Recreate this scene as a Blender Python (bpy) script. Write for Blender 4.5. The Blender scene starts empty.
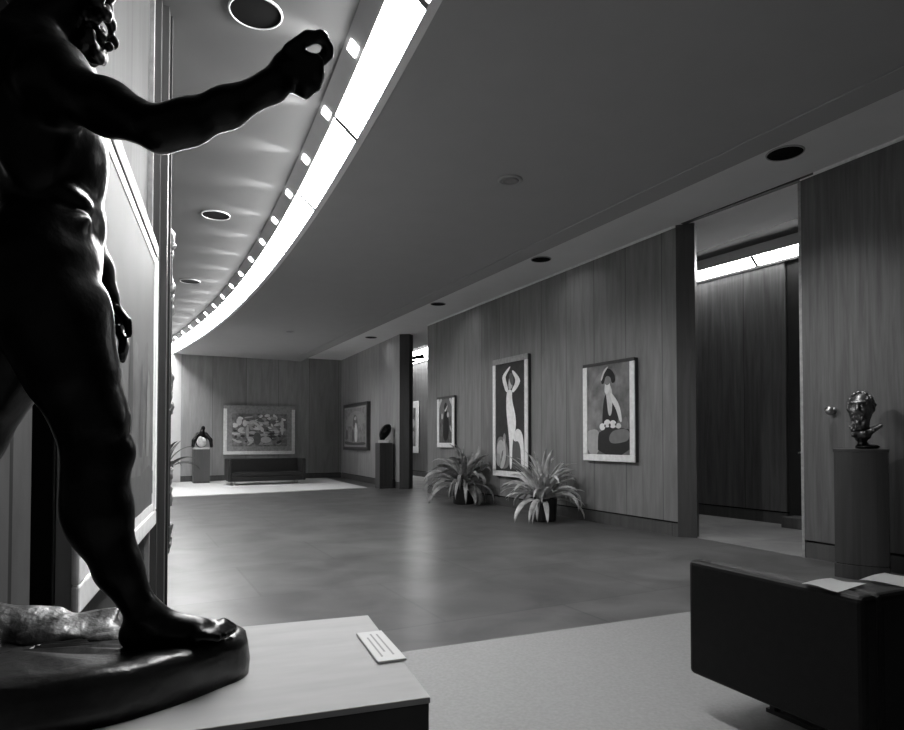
import bpy, bmesh, math, random
import numpy as np
from mathutils import Vector, Matrix

# ------------------------------------------------------------------ camera, world, exposure
scene = bpy.context.scene
C = scene.collection
cam_data = bpy.data.cameras.new('camera')
cam = bpy.data.objects.new('camera', cam_data)
C.objects.link(cam)
cam.location = (0, 0, 1.2)
cam.rotation_euler = (math.radians(91.3), 0, 0)
cam_data.sensor_width = 36.0
cam_data.lens = 632.0 / 904.0 * 36.0
cam_data.shift_y = 0.0671
cam_data.clip_start = 0.05
scene.camera = cam

world = bpy.data.worlds.new('world')
scene.world = world
world.use_nodes = True
bg = world.node_tree.nodes['Background']
bg.inputs[0].default_value = (1, 1, 1, 1)
bg.inputs[1].default_value = 0.02

scene.view_settings.view_transform = 'Standard'
scene.view_settings.look = 'None'
scene.view_settings.exposure = 0.9
scene.view_settings.gamma = 1.0
scene.view_settings.use_curve_mapping = False

PANEL_EMIT = 34.0        # luminous sloped ceiling panels
SLOT_EMIT = 14.0        # small square lamps above them
SLOT_SPOT = 30.0        # beam of each small square lamp towards the wall on the left (W)
FILL_SPOT = 96.0        # added spots under the luminous panels, lighting the wood screens (W)
DOWN_SPOT = 6.0       # recessed lamps over the long wall (W)

Z_MAIN, Z_STRIP, Z_LEFT = 3.66, 3.86, 3.91
ARC_C, ARC_R = (-60.30, -19.92), 64.57     # the light band follows the curved front of the building
random.seed(4)
Z_WALL = 3.98                               # wall screens run up past the gently falling strip ceiling
def z_strip(x, y):                          # the strip ceiling falls a little towards the far end
    return 3.905 - 0.0093 * ((-0.46 * (x - 3.6) + 0.888 * (y - 6.47)))

# ------------------------------------------------------------------ materials
def new_mat(name):
    m = bpy.data.materials.new(name)
    m.use_nodes = True
    nt = m.node_tree
    return m, nt, nt.nodes['Principled BSDF']

def g(v):
    return (v, v, v, 1)

def mat(name, v, rough=0.6, metal=0.0, var=0.0, scale=8.0, bump=0.0, bscale=40.0, spec=0.5, stretch=(1, 1, 1), coat=0.0):
    """grey procedural material: noise varies the value by +-var, optional bump"""
    m, nt, p = new_mat(name)
    p.inputs['Roughness'].default_value = rough
    p.inputs['Metallic'].default_value = metal
    p.inputs['Specular IOR Level'].default_value = spec
    p.inputs['Coat Weight'].default_value = coat
    tc = nt.nodes.new('ShaderNodeTexCoord')
    mp = nt.nodes.new('ShaderNodeMapping')
    mp.inputs['Scale'].default_value = stretch
    nt.links.new(tc.outputs['Object'], mp.inputs[0])
    nz = nt.nodes.new('ShaderNodeTexNoise')
    nz.inputs['Scale'].default_value = scale
    nz.inputs['Detail'].default_value = 6
    nt.links.new(mp.outputs[0], nz.inputs['Vector'])
    cr = nt.nodes.new('ShaderNodeValToRGB')
    cr.color_ramp.elements[0].position = 0.3
    cr.color_ramp.elements[1].position = 0.7
    cr.color_ramp.elements[0].color = g(max(0, v * (1 - var)))
    cr.color_ramp.elements[1].color = g(v * (1 + var))
    nt.links.new(nz.outputs['Fac'], cr.inputs[0])
    nt.links.new(cr.outputs[0], p.inputs['Base Color'])
    if bump:
        n2 = nt.nodes.new('ShaderNodeTexNoise')
        n2.inputs['Scale'].default_value = bscale
        n2.inputs['Detail'].default_value = 4
        nt.links.new(mp.outputs[0], n2.inputs['Vector'])
        b = nt.nodes.new('ShaderNodeBump')
        b.inputs['Strength'].default_value = bump
        b.inputs['Distance'].default_value = 0.01
        nt.links.new(n2.outputs['Fac'], b.inputs['Height'])
        nt.links.new(b.outputs[0], p.inputs['Normal'])
    return m

def wood_mat(name, v, contrast=0.35, pitch=0.61, offset=0.0, rough=0.42, joint=0.012, grain=14.0, spec=0.35):
    """vertical-grain veneer in panels of width `pitch` along local x, with a dark joint between panels"""
    m, nt, p = new_mat(name)
    N, Lk = nt.nodes, nt.links
    p.inputs['Roughness'].default_value = rough
    p.inputs['Specular IOR Level'].default_value = spec
    tc = N.new('ShaderNodeTexCoord')
    sep = N.new('ShaderNodeSeparateXYZ')
    Lk.new(tc.outputs['Object'], sep.inputs[0])
    def mth(op, a, b=None, c=None):
        n = N.new('ShaderNodeMath'); n.operation = op
        for i, q in enumerate((a, b, c)):
            if q is None: continue
            if isinstance(q, (int, float)): n.inputs[i].default_value = q
            else: Lk.new(q, n.inputs[i])
        return n.outputs[0]
    u = mth('DIVIDE', mth('ADD', sep.outputs['X'], offset), pitch)
    idx = mth('FLOOR', u)
    fr = mth('FRACT', u)
    wn = N.new('ShaderNodeTexWhiteNoise'); wn.noise_dimensions = '1D'
    Lk.new(idx, wn.inputs['W'])
    # grain: stretched noise, shifted per panel
    cmb = N.new('ShaderNodeCombineXYZ')
    Lk.new(mth('MULTIPLY', sep.outputs['X'], grain), cmb.inputs[0])
    Lk.new(mth('MULTIPLY', sep.outputs['Y'], grain), cmb.inputs[1])
    Lk.new(mth('ADD', mth('MULTIPLY', sep.outputs['Z'], 0.9), mth('MULTIPLY', wn.outputs['Value'], 31.0)), cmb.inputs[2])
    nz = N.new('ShaderNodeTexNoise')
    nz.inputs['Scale'].default_value = 1.0
    nz.inputs['Detail'].default_value = 7
    nz.inputs['Roughness'].default_value = 0.62
    nz.inputs['Distortion'].default_value = 0.5
    Lk.new(cmb.outputs[0], nz.inputs['Vector'])
    cr = N.new('ShaderNodeValToRGB')
    cr.color_ramp.elements[0].position = 0.30
    cr.color_ramp.elements[1].position = 0.72
    cr.color_ramp.elements[0].color = g(v * (1 - contrast))
    cr.color_ramp.elements[1].color = g(v * (1 + contrast))
    Lk.new(nz.outputs['Fac'], cr.inputs[0])
    tone = mth('MULTIPLY_ADD', wn.outputs['Value'], 0.22, 0.89)
    edge = mth('MINIMUM', fr, mth('SUBTRACT', 1.0, fr))
    jt = mth('MULTIPLY_ADD', mth('LESS_THAN', edge, joint * 0.5 / pitch), -0.55, 1.0)
    mx = N.new('ShaderNodeMix'); mx.data_type = 'RGBA'; mx.blend_type = 'MULTIPLY'
    mx.inputs['Factor'].default_value = 1.0
    Lk.new(cr.outputs[0], mx.inputs[6])
    Lk.new(mth('MULTIPLY', tone, jt), mx.inputs[7])
    Lk.new(mx.outputs[2], p.inputs['Base Color'])
    b = N.new('ShaderNodeBump'); b.inputs['Strength'].default_value = 0.06; b.inputs['Distance'].default_value = 0.01
    Lk.new(nz.outputs['Fac'], b.inputs['Height'])
    Lk.new(b.outputs[0], p.inputs['Normal'])
    return m

def emit_mat(name, strength, v=1.0):
    m, nt, p = new_mat(name)
    p.inputs['Base Color'].default_value = g(0.8)
    p.inputs['Emission Color'].default_value = g(v)
    p.inputs['Emission Strength'].default_value = strength
    return m

def floor_mat(name='dark_slate_floor', lo=0.082, hi=0.135):
    m, nt, p = new_mat(name)
    N, Lk = nt.nodes, nt.links
    tc = N.new('ShaderNodeTexCoord')
    mp = N.new('ShaderNodeMapping')
    mp.inputs['Rotation'].default_value = (0, 0, math.radians(-27.4))
    Lk.new(tc.outputs['Object'], mp.inputs[0])
    br = N.new('ShaderNodeTexBrick')
    br.offset = 0.5
    br.inputs['Scale'].default_value = 1.0
    br.inputs['Brick Width'].default_value = 1.9
    br.inputs['Row Height'].default_value = 1.25
    br.inputs['Mortar Size'].default_value = 0.012
    br.inputs['Mortar Smooth'].default_value = 0.3
    br.inputs['Color1'].default_value = g(0.92)
    br.inputs['Color2'].default_value = g(1.08)
    br.inputs['Mortar'].default_value = g(0.8)
    Lk.new(mp.outputs[0], br.inputs['Vector'])
    n1 = N.new('ShaderNodeTexNoise'); n1.inputs['Scale'].default_value = 1.6; n1.inputs['Detail'].default_value = 8
    n1.inputs['Distortion'].default_value = 0.9
    Lk.new(mp.outputs[0], n1.inputs['Vector'])
    cr = N.new('ShaderNodeValToRGB')
    cr.color_ramp.elements[0].position = 0.32; cr.color_ramp.elements[0].color = g(lo)
    cr.color_ramp.elements[1].position = 0.70; cr.color_ramp.elements[1].color = g(hi)
    Lk.new(n1.outputs['Fac'], cr.inputs[0])
    mx = N.new('ShaderNodeMix'); mx.data_type = 'RGBA'; mx.blend_type = 'MULTIPLY'; mx.inputs['Factor'].default_value = 1
    Lk.new(cr.outputs[0], mx.inputs[6]); Lk.new(br.outputs['Color'], mx.inputs[7])
    Lk.new(mx.outputs[2], p.inputs['Base Color'])
    n2 = N.new('ShaderNodeTexNoise'); n2.inputs['Scale'].default_value = 2.2; n2.inputs['Detail'].default_value = 3
    Lk.new(mp.outputs[0], n2.inputs['Vector'])
    mr = N.new('ShaderNodeMapRange')
    mr.inputs['To Min'].default_value = 0.27; mr.inputs['To Max'].default_value = 0.37
    Lk.new(n2.outputs['Fac'], mr.inputs['Value'])
    Lk.new(mr.outputs[0], p.inputs['Roughness'])
    p.inputs['Specular IOR Level'].default_value = 0.08
    n3 = N.new('ShaderNodeTexNoise'); n3.inputs['Scale'].default_value = 9.0; n3.inputs['Detail'].default_value = 4
    Lk.new(mp.outputs[0], n3.inputs['Vector'])
    b = N.new('ShaderNodeBump'); b.inputs['Strength'].default_value = 0.05; b.inputs['Distance'].default_value = 0.01
    Lk.new(n3.outputs['Fac'], b.inputs['Height'])
    Lk.new(b.outputs[0], p.inputs['Normal'])
    return m

M = {
    'floor': floor_mat(),
    'stone_floor': floor_mat('pale_stone_floor', 0.17, 0.30),
    'carpet': mat('grey_carpet', 0.30, 0.95, var=0.08, scale=60, bump=0.3, bscale=260, spec=0.1),
    'rug': mat('pale_rug', 0.62, 0.95, var=0.05, scale=40, bump=0.2, bscale=200, spec=0.1),
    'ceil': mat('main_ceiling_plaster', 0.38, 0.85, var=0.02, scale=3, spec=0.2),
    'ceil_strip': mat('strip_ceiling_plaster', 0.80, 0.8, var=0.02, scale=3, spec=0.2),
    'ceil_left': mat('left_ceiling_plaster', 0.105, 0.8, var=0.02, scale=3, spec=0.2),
    'band': mat('grey_fascia_paint', 0.30, 0.6, var=0.04, scale=6),
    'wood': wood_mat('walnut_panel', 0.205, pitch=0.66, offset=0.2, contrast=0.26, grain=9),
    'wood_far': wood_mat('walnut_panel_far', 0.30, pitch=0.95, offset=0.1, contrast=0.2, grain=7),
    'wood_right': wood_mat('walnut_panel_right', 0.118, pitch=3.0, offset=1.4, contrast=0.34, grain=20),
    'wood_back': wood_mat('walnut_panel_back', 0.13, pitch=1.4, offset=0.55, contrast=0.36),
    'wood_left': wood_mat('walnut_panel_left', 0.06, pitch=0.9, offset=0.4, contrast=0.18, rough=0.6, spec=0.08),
    'wood_dark': wood_mat('dark_walnut_post', 0.055, pitch=0.9, contrast=0.25, joint=0.0),
    'base': wood_mat('walnut_baseboard', 0.085, pitch=2.4, contrast=0.2),
    'groove': mat('groove_black', 0.012, 0.9),
    'white_wall': mat('white_paint', 0.72, 0.7, var=0.03),
    'dark_door': mat('dark_stained_door', 0.012, 0.6, var=0.2),
    'bronze': mat('dark_bronze', 0.024, 0.30, metal=1.0, var=0.35, scale=12, bump=0.2, bscale=34),
    'bronze_rough': mat('rough_bronze', 0.075, 0.36, metal=1.0, var=0.35, scale=10, bump=0.3, bscale=28),
    'bronze_rock': mat('lit_rock_bronze', 0.15, 0.42, metal=0.8, var=0.85, scale=16, bump=0.9, bscale=24),  # lit patches on the rocks put into the colour, mottled at random
    'bronze_pale': mat('pale_bronze', 0.16, 0.38, metal=0.85, var=0.4, scale=16, bump=0.2, bscale=50),  # lighter bronze, mottled at random
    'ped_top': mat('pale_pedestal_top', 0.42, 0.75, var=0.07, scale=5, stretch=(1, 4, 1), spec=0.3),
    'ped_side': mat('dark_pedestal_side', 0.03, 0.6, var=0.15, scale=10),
    'plaque': mat('pale_plaque', 0.56, 0.6, var=0.03),
    'plaque_line': mat('plaque_line', 0.28, 0.7),
    'leather': mat('black_leather', 0.006, 0.45, var=0.2, scale=30, bump=0.12, bscale=220, spec=0.14),
    'leather_far': mat('dark_leather', 0.02, 0.5, var=0.15, scale=20, spec=0.3),
    'steel': mat('brushed_steel', 0.5, 0.3, metal=1.0, var=0.05),
    'paper': mat('white_paper', 0.85, 0.8, var=0.02, spec=0.2),
    'print': mat('grey_print', 0.35, 0.8),
    'ped_wood': wood_mat('dark_pedestal_veneer', 0.06, pitch=0.115, contrast=0.22, joint=0.0, grain=22),
    'ped_far': wood_mat('pedestal_veneer', 0.085, pitch=0.5, contrast=0.2, joint=0.0),
    'frame_pale': mat('pale_wood_frame', 0.85, 0.55, var=0.10, scale=20),
    'frame_gold': mat('dull_gilt_frame', 0.34, 0.45, metal=0.25, var=0.2, scale=20),
    'frame_dark': mat('dark_frame', 0.05, 0.4, var=0.2),
    'gilt': mat('carved_gilt', 0.30, 0.35, metal=0.6, var=0.4, scale=30, bump=0.5, bscale=60),
    'pot': mat('black_glazed_pot', 0.02, 0.35, var=0.2),
    'soil': mat('potting_soil', 0.03, 0.95, var=0.4, scale=60),
    'leaf': mat('strap_leaf', 0.52, 0.42, var=0.45, scale=7, spec=0.5),
    'leaf2': mat('mottled_leaf', 0.30, 0.5, var=0.55, scale=9, spec=0.5),
    'leaf_dark': mat('dark_leaf', 0.05, 0.5, var=0.4, scale=8),
    'black': mat('aperture_black', 0.006, 0.8, spec=0.05),
    'ring': mat('white_trim_ring', 0.55, 0.4),
    'ring_grey': mat('grey_trim_ring', 0.34, 0.5),
    'diffuser': mat('grey_diffuser', 0.22, 0.5),
    'panel': emit_mat('luminous_panel', PANEL_EMIT),
    'panel_back': emit_mat('luminous_corridor_panel', 17.0),
    'slot': emit_mat('square_lamp', SLOT_EMIT),
    'track': mat('black_track', 0.015, 0.5),
    'stone': mat('pale_stone', 0.6, 0.6, var=0.15, scale=20),
}
GREYS = {}
def grey(v, var=0.10, scale=14):
    k = (round(v, 3), var, scale)
    if k not in GREYS:
        GREYS[k] = mat('paint_%d' % int(round(v * 1000)), v, 0.6, var=var, scale=scale, spec=0.25)
    return GREYS[k]

# ------------------------------------------------------------------ object helpers
def link(o, parent=None):
    C.objects.link(o)
    if parent is not None:
        o.parent = parent
    return o

def tag(o, label=None, cat=None, group=None, kind=None):
    if label: o['label'] = label
    if cat: o['category'] = cat
    if group: o['group'] = group
    if kind: o['kind'] = kind
    return o

def thing(name, label, cat, loc=(0, 0, 0), rotz=0.0, group=None):
    o = bpy.data.objects.new(name, None)
    o.empty_display_size = 0.1
    o.location = loc
    o.rotation_euler = (0, 0, rotz)
    link(o)
    return tag(o, label, cat, group)

def obj(name, bm, m, parent=None, smooth=False, bevel=0.0, loc=None, rotz=None, segs=2):
    me = bpy.data.meshes.new(name)
    bmesh.ops.recalc_face_normals(bm, faces=bm.faces[:])
    bm.to_mesh(me); bm.free()
    for k in (m if isinstance(m, (list, tuple)) else [m]):
        me.materials.append(k)
    if smooth:
        for p in me.polygons: p.use_smooth = True
    o = link(bpy.data.objects.new(name, me), parent)
    if loc is not None: o.location = loc
    if rotz is not None: o.rotation_euler = (0, 0, rotz)
    if bevel:
        b = o.modifiers.new('bevel', 'BEVEL'); b.width = bevel; b.segments = segs; b.limit_method = 'ANGLE'
    return o

def pmesh(name, verts, faces, m, parent=None, smooth=True, fm=None):
    me = bpy.data.meshes.new(name)
    me.from_pydata([tuple(map(float, v)) for v in verts], [], [tuple(int(i) for i in f) for f in faces])
    for k in (m if isinstance(m, (list, tuple)) else [m]):
        me.materials.append(k)
    if smooth: me.polygons.foreach_set('use_smooth', [True] * len(me.polygons))
    if fm is not None: me.polygons.foreach_set('material_index', fm)
    me.update()
    return link(bpy.data.objects.new(name, me), parent)

def box(bm, x0, x1, y0, y1, z0, z1, mi=0):
    v = [bm.verts.new((x, y, z)) for z in (z0, z1) for x, y in ((x0, y0), (x1, y0), (x1, y1), (x0, y1))]
    for f in ((3, 2, 1, 0), (4, 5, 6, 7), (0, 1, 5, 4), (1, 2, 6, 5), (2, 3, 7, 6), (3, 0, 4, 7)):
        bm.faces.new([v[i] for i in f]).material_index = mi
    return v

def bx(x0, x1, y0, y1, z0, z1):
    bm = bmesh.new(); box(bm, x0, x1, y0, y1, z0, z1); return bm

def prism(bm, pts, z0, z1, mi=0):
    a = [bm.verts.new((p[0], p[1], z0)) for p in pts]
    b = [bm.verts.new((p[0], p[1], z1)) for p in pts]
    bm.faces.new(list(reversed(a))).material_index = mi
    bm.faces.new(b).material_index = mi
    n = len(pts)
    for i in range(n):
        bm.faces.new((a[i], a[(i + 1) % n], b[(i + 1) % n], b[i])).material_index = mi

def pr(pts, z0, z1):
    bm = bmesh.new(); prism(bm, pts, z0, z1); return bm

def lathe(bm, prof, n=32, cx=0, cy=0, mi=0):
    rings = []
    for r, z in prof:
        rings.append([bm.verts.new((cx + r * math.cos(2 * math.pi * k / n), cy + r * math.sin(2 * math.pi * k / n), z)) for k in range(n)])
    for a, b in zip(rings, rings[1:]):
        for k in range(n):
            bm.faces.new((a[k], a[(k + 1) % n], b[(k + 1) % n], b[k])).material_index = mi
    for rg, rev in ((rings[0], True), (rings[-1], False)):
        if prof[0 if rev else -1][0] > 1e-5:
            bm.faces.new(list(reversed(rg)) if rev else rg).material_index = mi

def tube(bm, pts, rads, n=8, mi=0):
    pts = [Vector(p) for p in pts]
    rings = []
    for i, p in enumerate(pts):
        t = (pts[min(i + 1, len(pts) - 1)] - pts[max(i - 1, 0)]).normalized()
        a = t.orthogonal().normalized() if i == 0 else (rings_a - t * rings_a.dot(t)).normalized()
        rings_a = a
        b = t.cross(a)
        r = rads[i] if isinstance(rads, (list, tuple)) else rads
        rings.append([bm.verts.new(p + (a * math.cos(2 * math.pi * k / n) + b * math.sin(2 * math.pi * k / n)) * r) for k in range(n)])
    for a, b in zip(rings, rings[1:]):
        for k in range(n):
            bm.faces.new((a[k], a[(k + 1) % n], b[(k + 1) % n], b[k])).material_index = mi
    bm.faces.new(list(reversed(rings[0]))).material_index = mi
    bm.faces.new(rings[-1]).material_index = mi

def ang(pl, pr_):
    return math.atan2(pr_[1] - pl[1], pr_[0] - pl[0])

# ------------------------------------------------------------------ smooth-union body builder (surface nets)
class Blob:
    """organic mesh from capsules and ellipsoids merged smoothly"""
    def __init__(self): self.p = []
    def cap(self, a, b, ra, rb=None, k=0.03): self.p.append(('c', np.array(a, float), np.array(b, float), ra, ra if rb is None else rb, k)); return self
    def chain(self, pts, rads, k=0.03):
        for i in range(len(pts) - 1): self.cap(pts[i], pts[i + 1], rads[i], rads[i + 1], k)
        return self
    def ell(self, c, r, rot=(0, 0, 0), k=0.03, sub=False):
        R = np.array(Matrix.Rotation(rot[2], 3, 'Z') @ Matrix.Rotation(rot[1], 3, 'Y') @ Matrix.Rotation(rot[0], 3, 'X'))
        self.p.append(('s' if sub else 'e', np.array(c, float), np.array(r, float), R, None, k)); return self
    def mesh(self, h, floor=None):
        lo = np.full(3, 1e9); hi = -lo
        for q in self.p:
            if q[0] == 's': continue
            if q[0] == 'c':
                r = max(q[3], q[4]); lo = np.minimum(lo, np.minimum(q[1], q[2]) - r); hi = np.maximum(hi, np.maximum(q[1], q[2]) + r)
            else:
                r = q[2].max(); lo = np.minimum(lo, q[1] - r); hi = np.maximum(hi, q[1] + r)
        lo -= 4 * h; hi += 4 * h
        n = np.ceil((hi - lo) / h).astype(int) + 1
        D = np.full(n, 0.5, np.float32)
        for q in self.p:
            k = q[5]; pad = k + 3 * h
            if q[0] == 'c':
                r = max(q[3], q[4]) + pad; l = np.minimum(q[1], q[2]) - r; u = np.maximum(q[1], q[2]) + r
            else:
                r = q[2].max() + pad; l = q[1] - r; u = q[1] + r
            i0 = np.clip(np.floor((l - lo) / h).astype(int), 0, n); i1 = np.clip(np.ceil((u - lo) / h).astype(int) + 1, 0, n)
            ax = [lo[d] + h * np.arange(i0[d], i1[d]) for d in range(3)]
            X, Y, Z = np.meshgrid(*ax, indexing='ij')
            Pp = np.stack((X, Y, Z), -1)
            if q[0] == 'c':
                ba = q[2] - q[1]; L2 = max(ba @ ba, 1e-9)
                t = np.clip(((Pp - q[1]) @ ba) / L2, 0, 1)
                d = np.linalg.norm(Pp - q[1] - t[..., None] * ba, axis=-1) - (q[3] + (q[4] - q[3]) * t)
            else:
                w = (Pp - q[1]) @ q[3]
                k0 = np.linalg.norm(w / q[2], axis=-1); k1 = np.linalg.norm(w / q[2] ** 2, axis=-1)
                d = k0 * (k0 - 1) / np.maximum(k1, 1e-6)
            sl = tuple(slice(i0[a], i1[a]) for a in range(3))
            A = D[sl]
            if q[0] == 's':
                d = -d
                hh = np.clip(0.5 - 0.5 * (A - d) / k, 0, 1)
                D[sl] = A * (1 - hh) + d * hh + k * hh * (1 - hh)
            else:
                hh = np.clip(0.5 + 0.5 * (A - d) / k, 0, 1)
                D[sl] = A * (1 - hh) + d * hh - k * hh * (1 - hh)
        if floor is not None:
            zz = lo[2] + h * np.arange(n[2])
            D = np.maximum(D, (floor - zz)[None, None, :])
        S = D < 0
        cnt = np.zeros(n - 1, np.float32); acc = np.zeros(tuple(n - 1) + (3,), np.float32)
        cs = [(a, b, c) for a in (0, 1) for b in (0, 1) for c in (0, 1)]
        def sub(A, o): return A[o[0]:n[0] - 1 + o[0], o[1]:n[1] - 1 + o[1], o[2]:n[2] - 1 + o[2]]
        for c0 in cs:
            for a in range(3):
                if c0[a]: continue
                c1 = list(c0); c1[a] = 1
                d0, d1 = sub(D, c0), sub(D, c1)
                cr = (d0 < 0) != (d1 < 0)
                t = np.where(cr, d0 / np.where(np.abs(d0 - d1) < 1e-9, 1, d0 - d1), 0)
                cnt += cr
                for b in range(3):
                    acc[..., b] += np.where(cr, (c0[b] + (t if b == a else 0)), 0)
        act = cnt > 0
        ids = np.full(n - 1, -1, np.int64); ids[act] = np.arange(act.sum())
        idx = np.argwhere(act)
        V = lo + h * (idx + acc[act] / cnt[act][:, None])
        F = []
        for a in range(3):
            b, c = (a + 1) % 3, (a + 2) % 3
            s0 = [slice(1, n[d] - 1) for d in range(3)]; s1 = list(s0)
            s0[a] = slice(0, n[a] - 1); s1[a] = slice(1, n[a])
            A, B = S[tuple(s0)], S[tuple(s1)]
            e = np.argwhere(A != B)
            off = np.ones(3, int); off[a] = 0
            e = e + off
            inside_first = S[tuple(e.T)]
            def cell(db, dc):
                q = e.copy(); q[:, b] -= db; q[:, c] -= dc
                return ids[tuple(q.T)]
            q = np.stack((cell(0, 0), cell(1, 0), cell(1, 1), cell(0, 1)), -1)
            q[~inside_first] = q[~inside_first][:, ::-1]
            F.append(q)
        F = np.concatenate(F)
        F = F[(F >= 0).all(1)]
        return V, F
    def build(self, name, h, m, parent=None, floor=None, smooth=2):
        V, F = self.mesh(h, floor)
        o = pmesh(name, V, F, m, parent)
        if smooth:
            s = o.modifiers.new('smooth', 'SMOOTH'); s.factor = 0.5; s.iterations = smooth
        return o

# ------------------------------------------------------------------ setting: floor, carpets, ceilings
tag(obj('floor', pr([(-14, -4), (10, -4), (10, 26), (-14, 26)], -0.12, 0.0), M['floor']), kind='structure')
cp = obj('carpet', pr([(-1.75, -3.9), (7.5, -3.9), (7.05, -0.6), (4.0, 5.42), (-0.237, 3.59), (-1.0, 3.20), (-1.0, 1.70), (-1.75, 1.45)], 0.0, 0.012), M['carpet'])
tag(cp, 'grey fitted carpet in the foreground under the black sofa and statue pedestal', 'carpet')
tag(obj('floor', pr([(3.0, 7.80), (3.60, 6.47), (6.2, 1.35), (8.6, 2.6), (5.2, 8.95), (-1.8, 23.3), (-4.0, 22.3)], 0.0, 0.004), M['stone_floor']), kind='structure')
rg = obj('carpet', pr([(-9.15, 11.05), (-5.77, 13.34), (-2.126, 15.835), (-3.55, 18.9), (-3.95, 19.95), (-7.68, 17.98), (-9.15, 15.45)], 0.0, 0.012), M['rug'])
tag(rg, 'pale carpet at the far end of the room under the distant sofa', 'carpet')

def arc(r, th, z):
    return Vector((ARC_C[0] + r * math.cos(th), ARC_C[1] + r * math.sin(th), z))

TH0, TH1 = 0.30, 0.66
NA = 72
ths = [TH0 + (TH1 - TH0) * i / NA for i in range(NA + 1)]
# main ceiling: from the curved band to the straight edge near the panelled wall
e0, e1 = Vector((3.16, 4.36)), Vector((-4.58, 19.40))
ed = (e1 - e0).normalized()
en = Vector((ed.y, -ed.x))            # towards the panelled wall
near_e, far_e = e0 - ed * 8.5, e1 + ed * 3.0
poly = [tuple(arc(ARC_R, t, 0))[:2] for t in ths] + [(far_e.x, far_e.y), (near_e.x, near_e.y)]
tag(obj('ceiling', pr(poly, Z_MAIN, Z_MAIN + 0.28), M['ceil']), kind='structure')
q = [near_e - en * 0.30, far_e - en * 0.30, far_e - en * 0.002, near_e - en * 0.002]
tag(obj('trim_1', pr([(p.x, p.y) for p in q], Z_MAIN - 0.012, Z_MAIN), M['ceil'], bevel=0.008), kind='structure')
q = [near_e + en * 0.004, far_e + en * 0.004, far_e + en * 2.42, near_e + en * 2.42]
bm = bmesh.new(); prism(bm, [(p.x, p.y) for p in q], 0.0, 0.12)
for v in bm.verts: v.co.z += z_strip(v.co.x, v.co.y)
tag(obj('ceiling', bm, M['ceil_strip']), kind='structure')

# left ceiling over the curved wall
r_in = ARC_R - 0.285
# sloped fascia: upper grey strip holding the square lamps, between the left ceiling and the luminous panels
R_W, Z_W = ARC_R - 0.178, 3.81
def sloped(r0, z0, r1, z1, ta, tb, n, thick):
    """a slab following the arc between (r0,z0) and (r1,z1)"""
    bm = bmesh.new()
    d = Vector((r1 - r0, z1 - z0)).normalized(); nn = Vector((-d.y, d.x))
    if nn.y < 0: nn = -nn
    rows = []
    for i in range(n + 1):
        t = ta + (tb - ta) * i / n
        rows.append([bm.verts.new(arc(r, t, z)) for r, z in ((r0, z0), (r1, z1), (r1 + nn.x * thick, z1 + nn.y * thick), (r0 + nn.x * thick, z0 + nn.y * thick))])
    for a, b in zip(rows, rows[1:]):
        for k in range(4): bm.faces.new((a[k], a[(k + 1) % 4], b[(k + 1) % 4], b[k]))
    bm.faces.new(rows[0]); bm.faces.new(list(reversed(rows[-1])))
    return bm
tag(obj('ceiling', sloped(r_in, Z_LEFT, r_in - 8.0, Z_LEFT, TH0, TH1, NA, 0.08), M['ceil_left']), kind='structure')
tag(obj('trim_2', sloped(R_W - 0.002, Z_W + 0.003, r_in, Z_LEFT, TH0, TH1, NA, 0.02), M['band']), kind='structure')
tag(obj('trim_3', sloped(ARC_R, Z_MAIN - 0.006, ARC_R + 0.06, Z_MAIN - 0.006, TH0, TH1, NA, 0.006), M['ceil_strip']), kind='structure')
J0, DJ = 0.3721, 0.0265
k = 0
for i in range(-1, 10):
    a, b = J0 + DJ * i, J0 + DJ * (i + 1)
    o = obj('luminous_panel', sloped(ARC_R - 0.002, Z_MAIN + 0.002, R_W, Z_W, a, b - 0.0008, 4, 0.012), M['panel'])
    obj('divider', sloped(ARC_R, Z_MAIN - 0.006, R_W - 0.001, Z_W - 0.006, b - 0.0008, b - 0.00001, 1, 0.02), M['frame_dark'], o)
    where = ('first' , 'second', 'third', 'fourth', 'fifth', 'sixth', 'seventh', 'eighth', 'ninth', 'tenth', 'eleventh')[k]
    tag(o, 'glowing white panel in the curved ceiling light band, %s from the camera' % where, 'ceiling light', 'luminous panels of the curved band')
    if 0 <= i <= 7:
        # added spot below the panel, put in to light the wood screens
        ld = bpy.data.lights.new('added_fill_spot', 'SPOT')
        ld.energy = FILL_SPOT; ld.spot_size = math.radians(66); ld.spot_blend = 0.8; ld.shadow_soft_size = 0.06
        lo_ = link(bpy.data.objects.new('added_fill_spot', ld), o)
        tm = 0.5 * (a + b)
        lo_.location = arc(ARC_R - 0.03, tm, Z_MAIN - 0.05)
        lo_.rotation_euler = Vector((math.cos(tm), math.sin(tm), -0.72)).to_track_quat('-Z', 'Y').to_euler()
    k += 1
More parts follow.
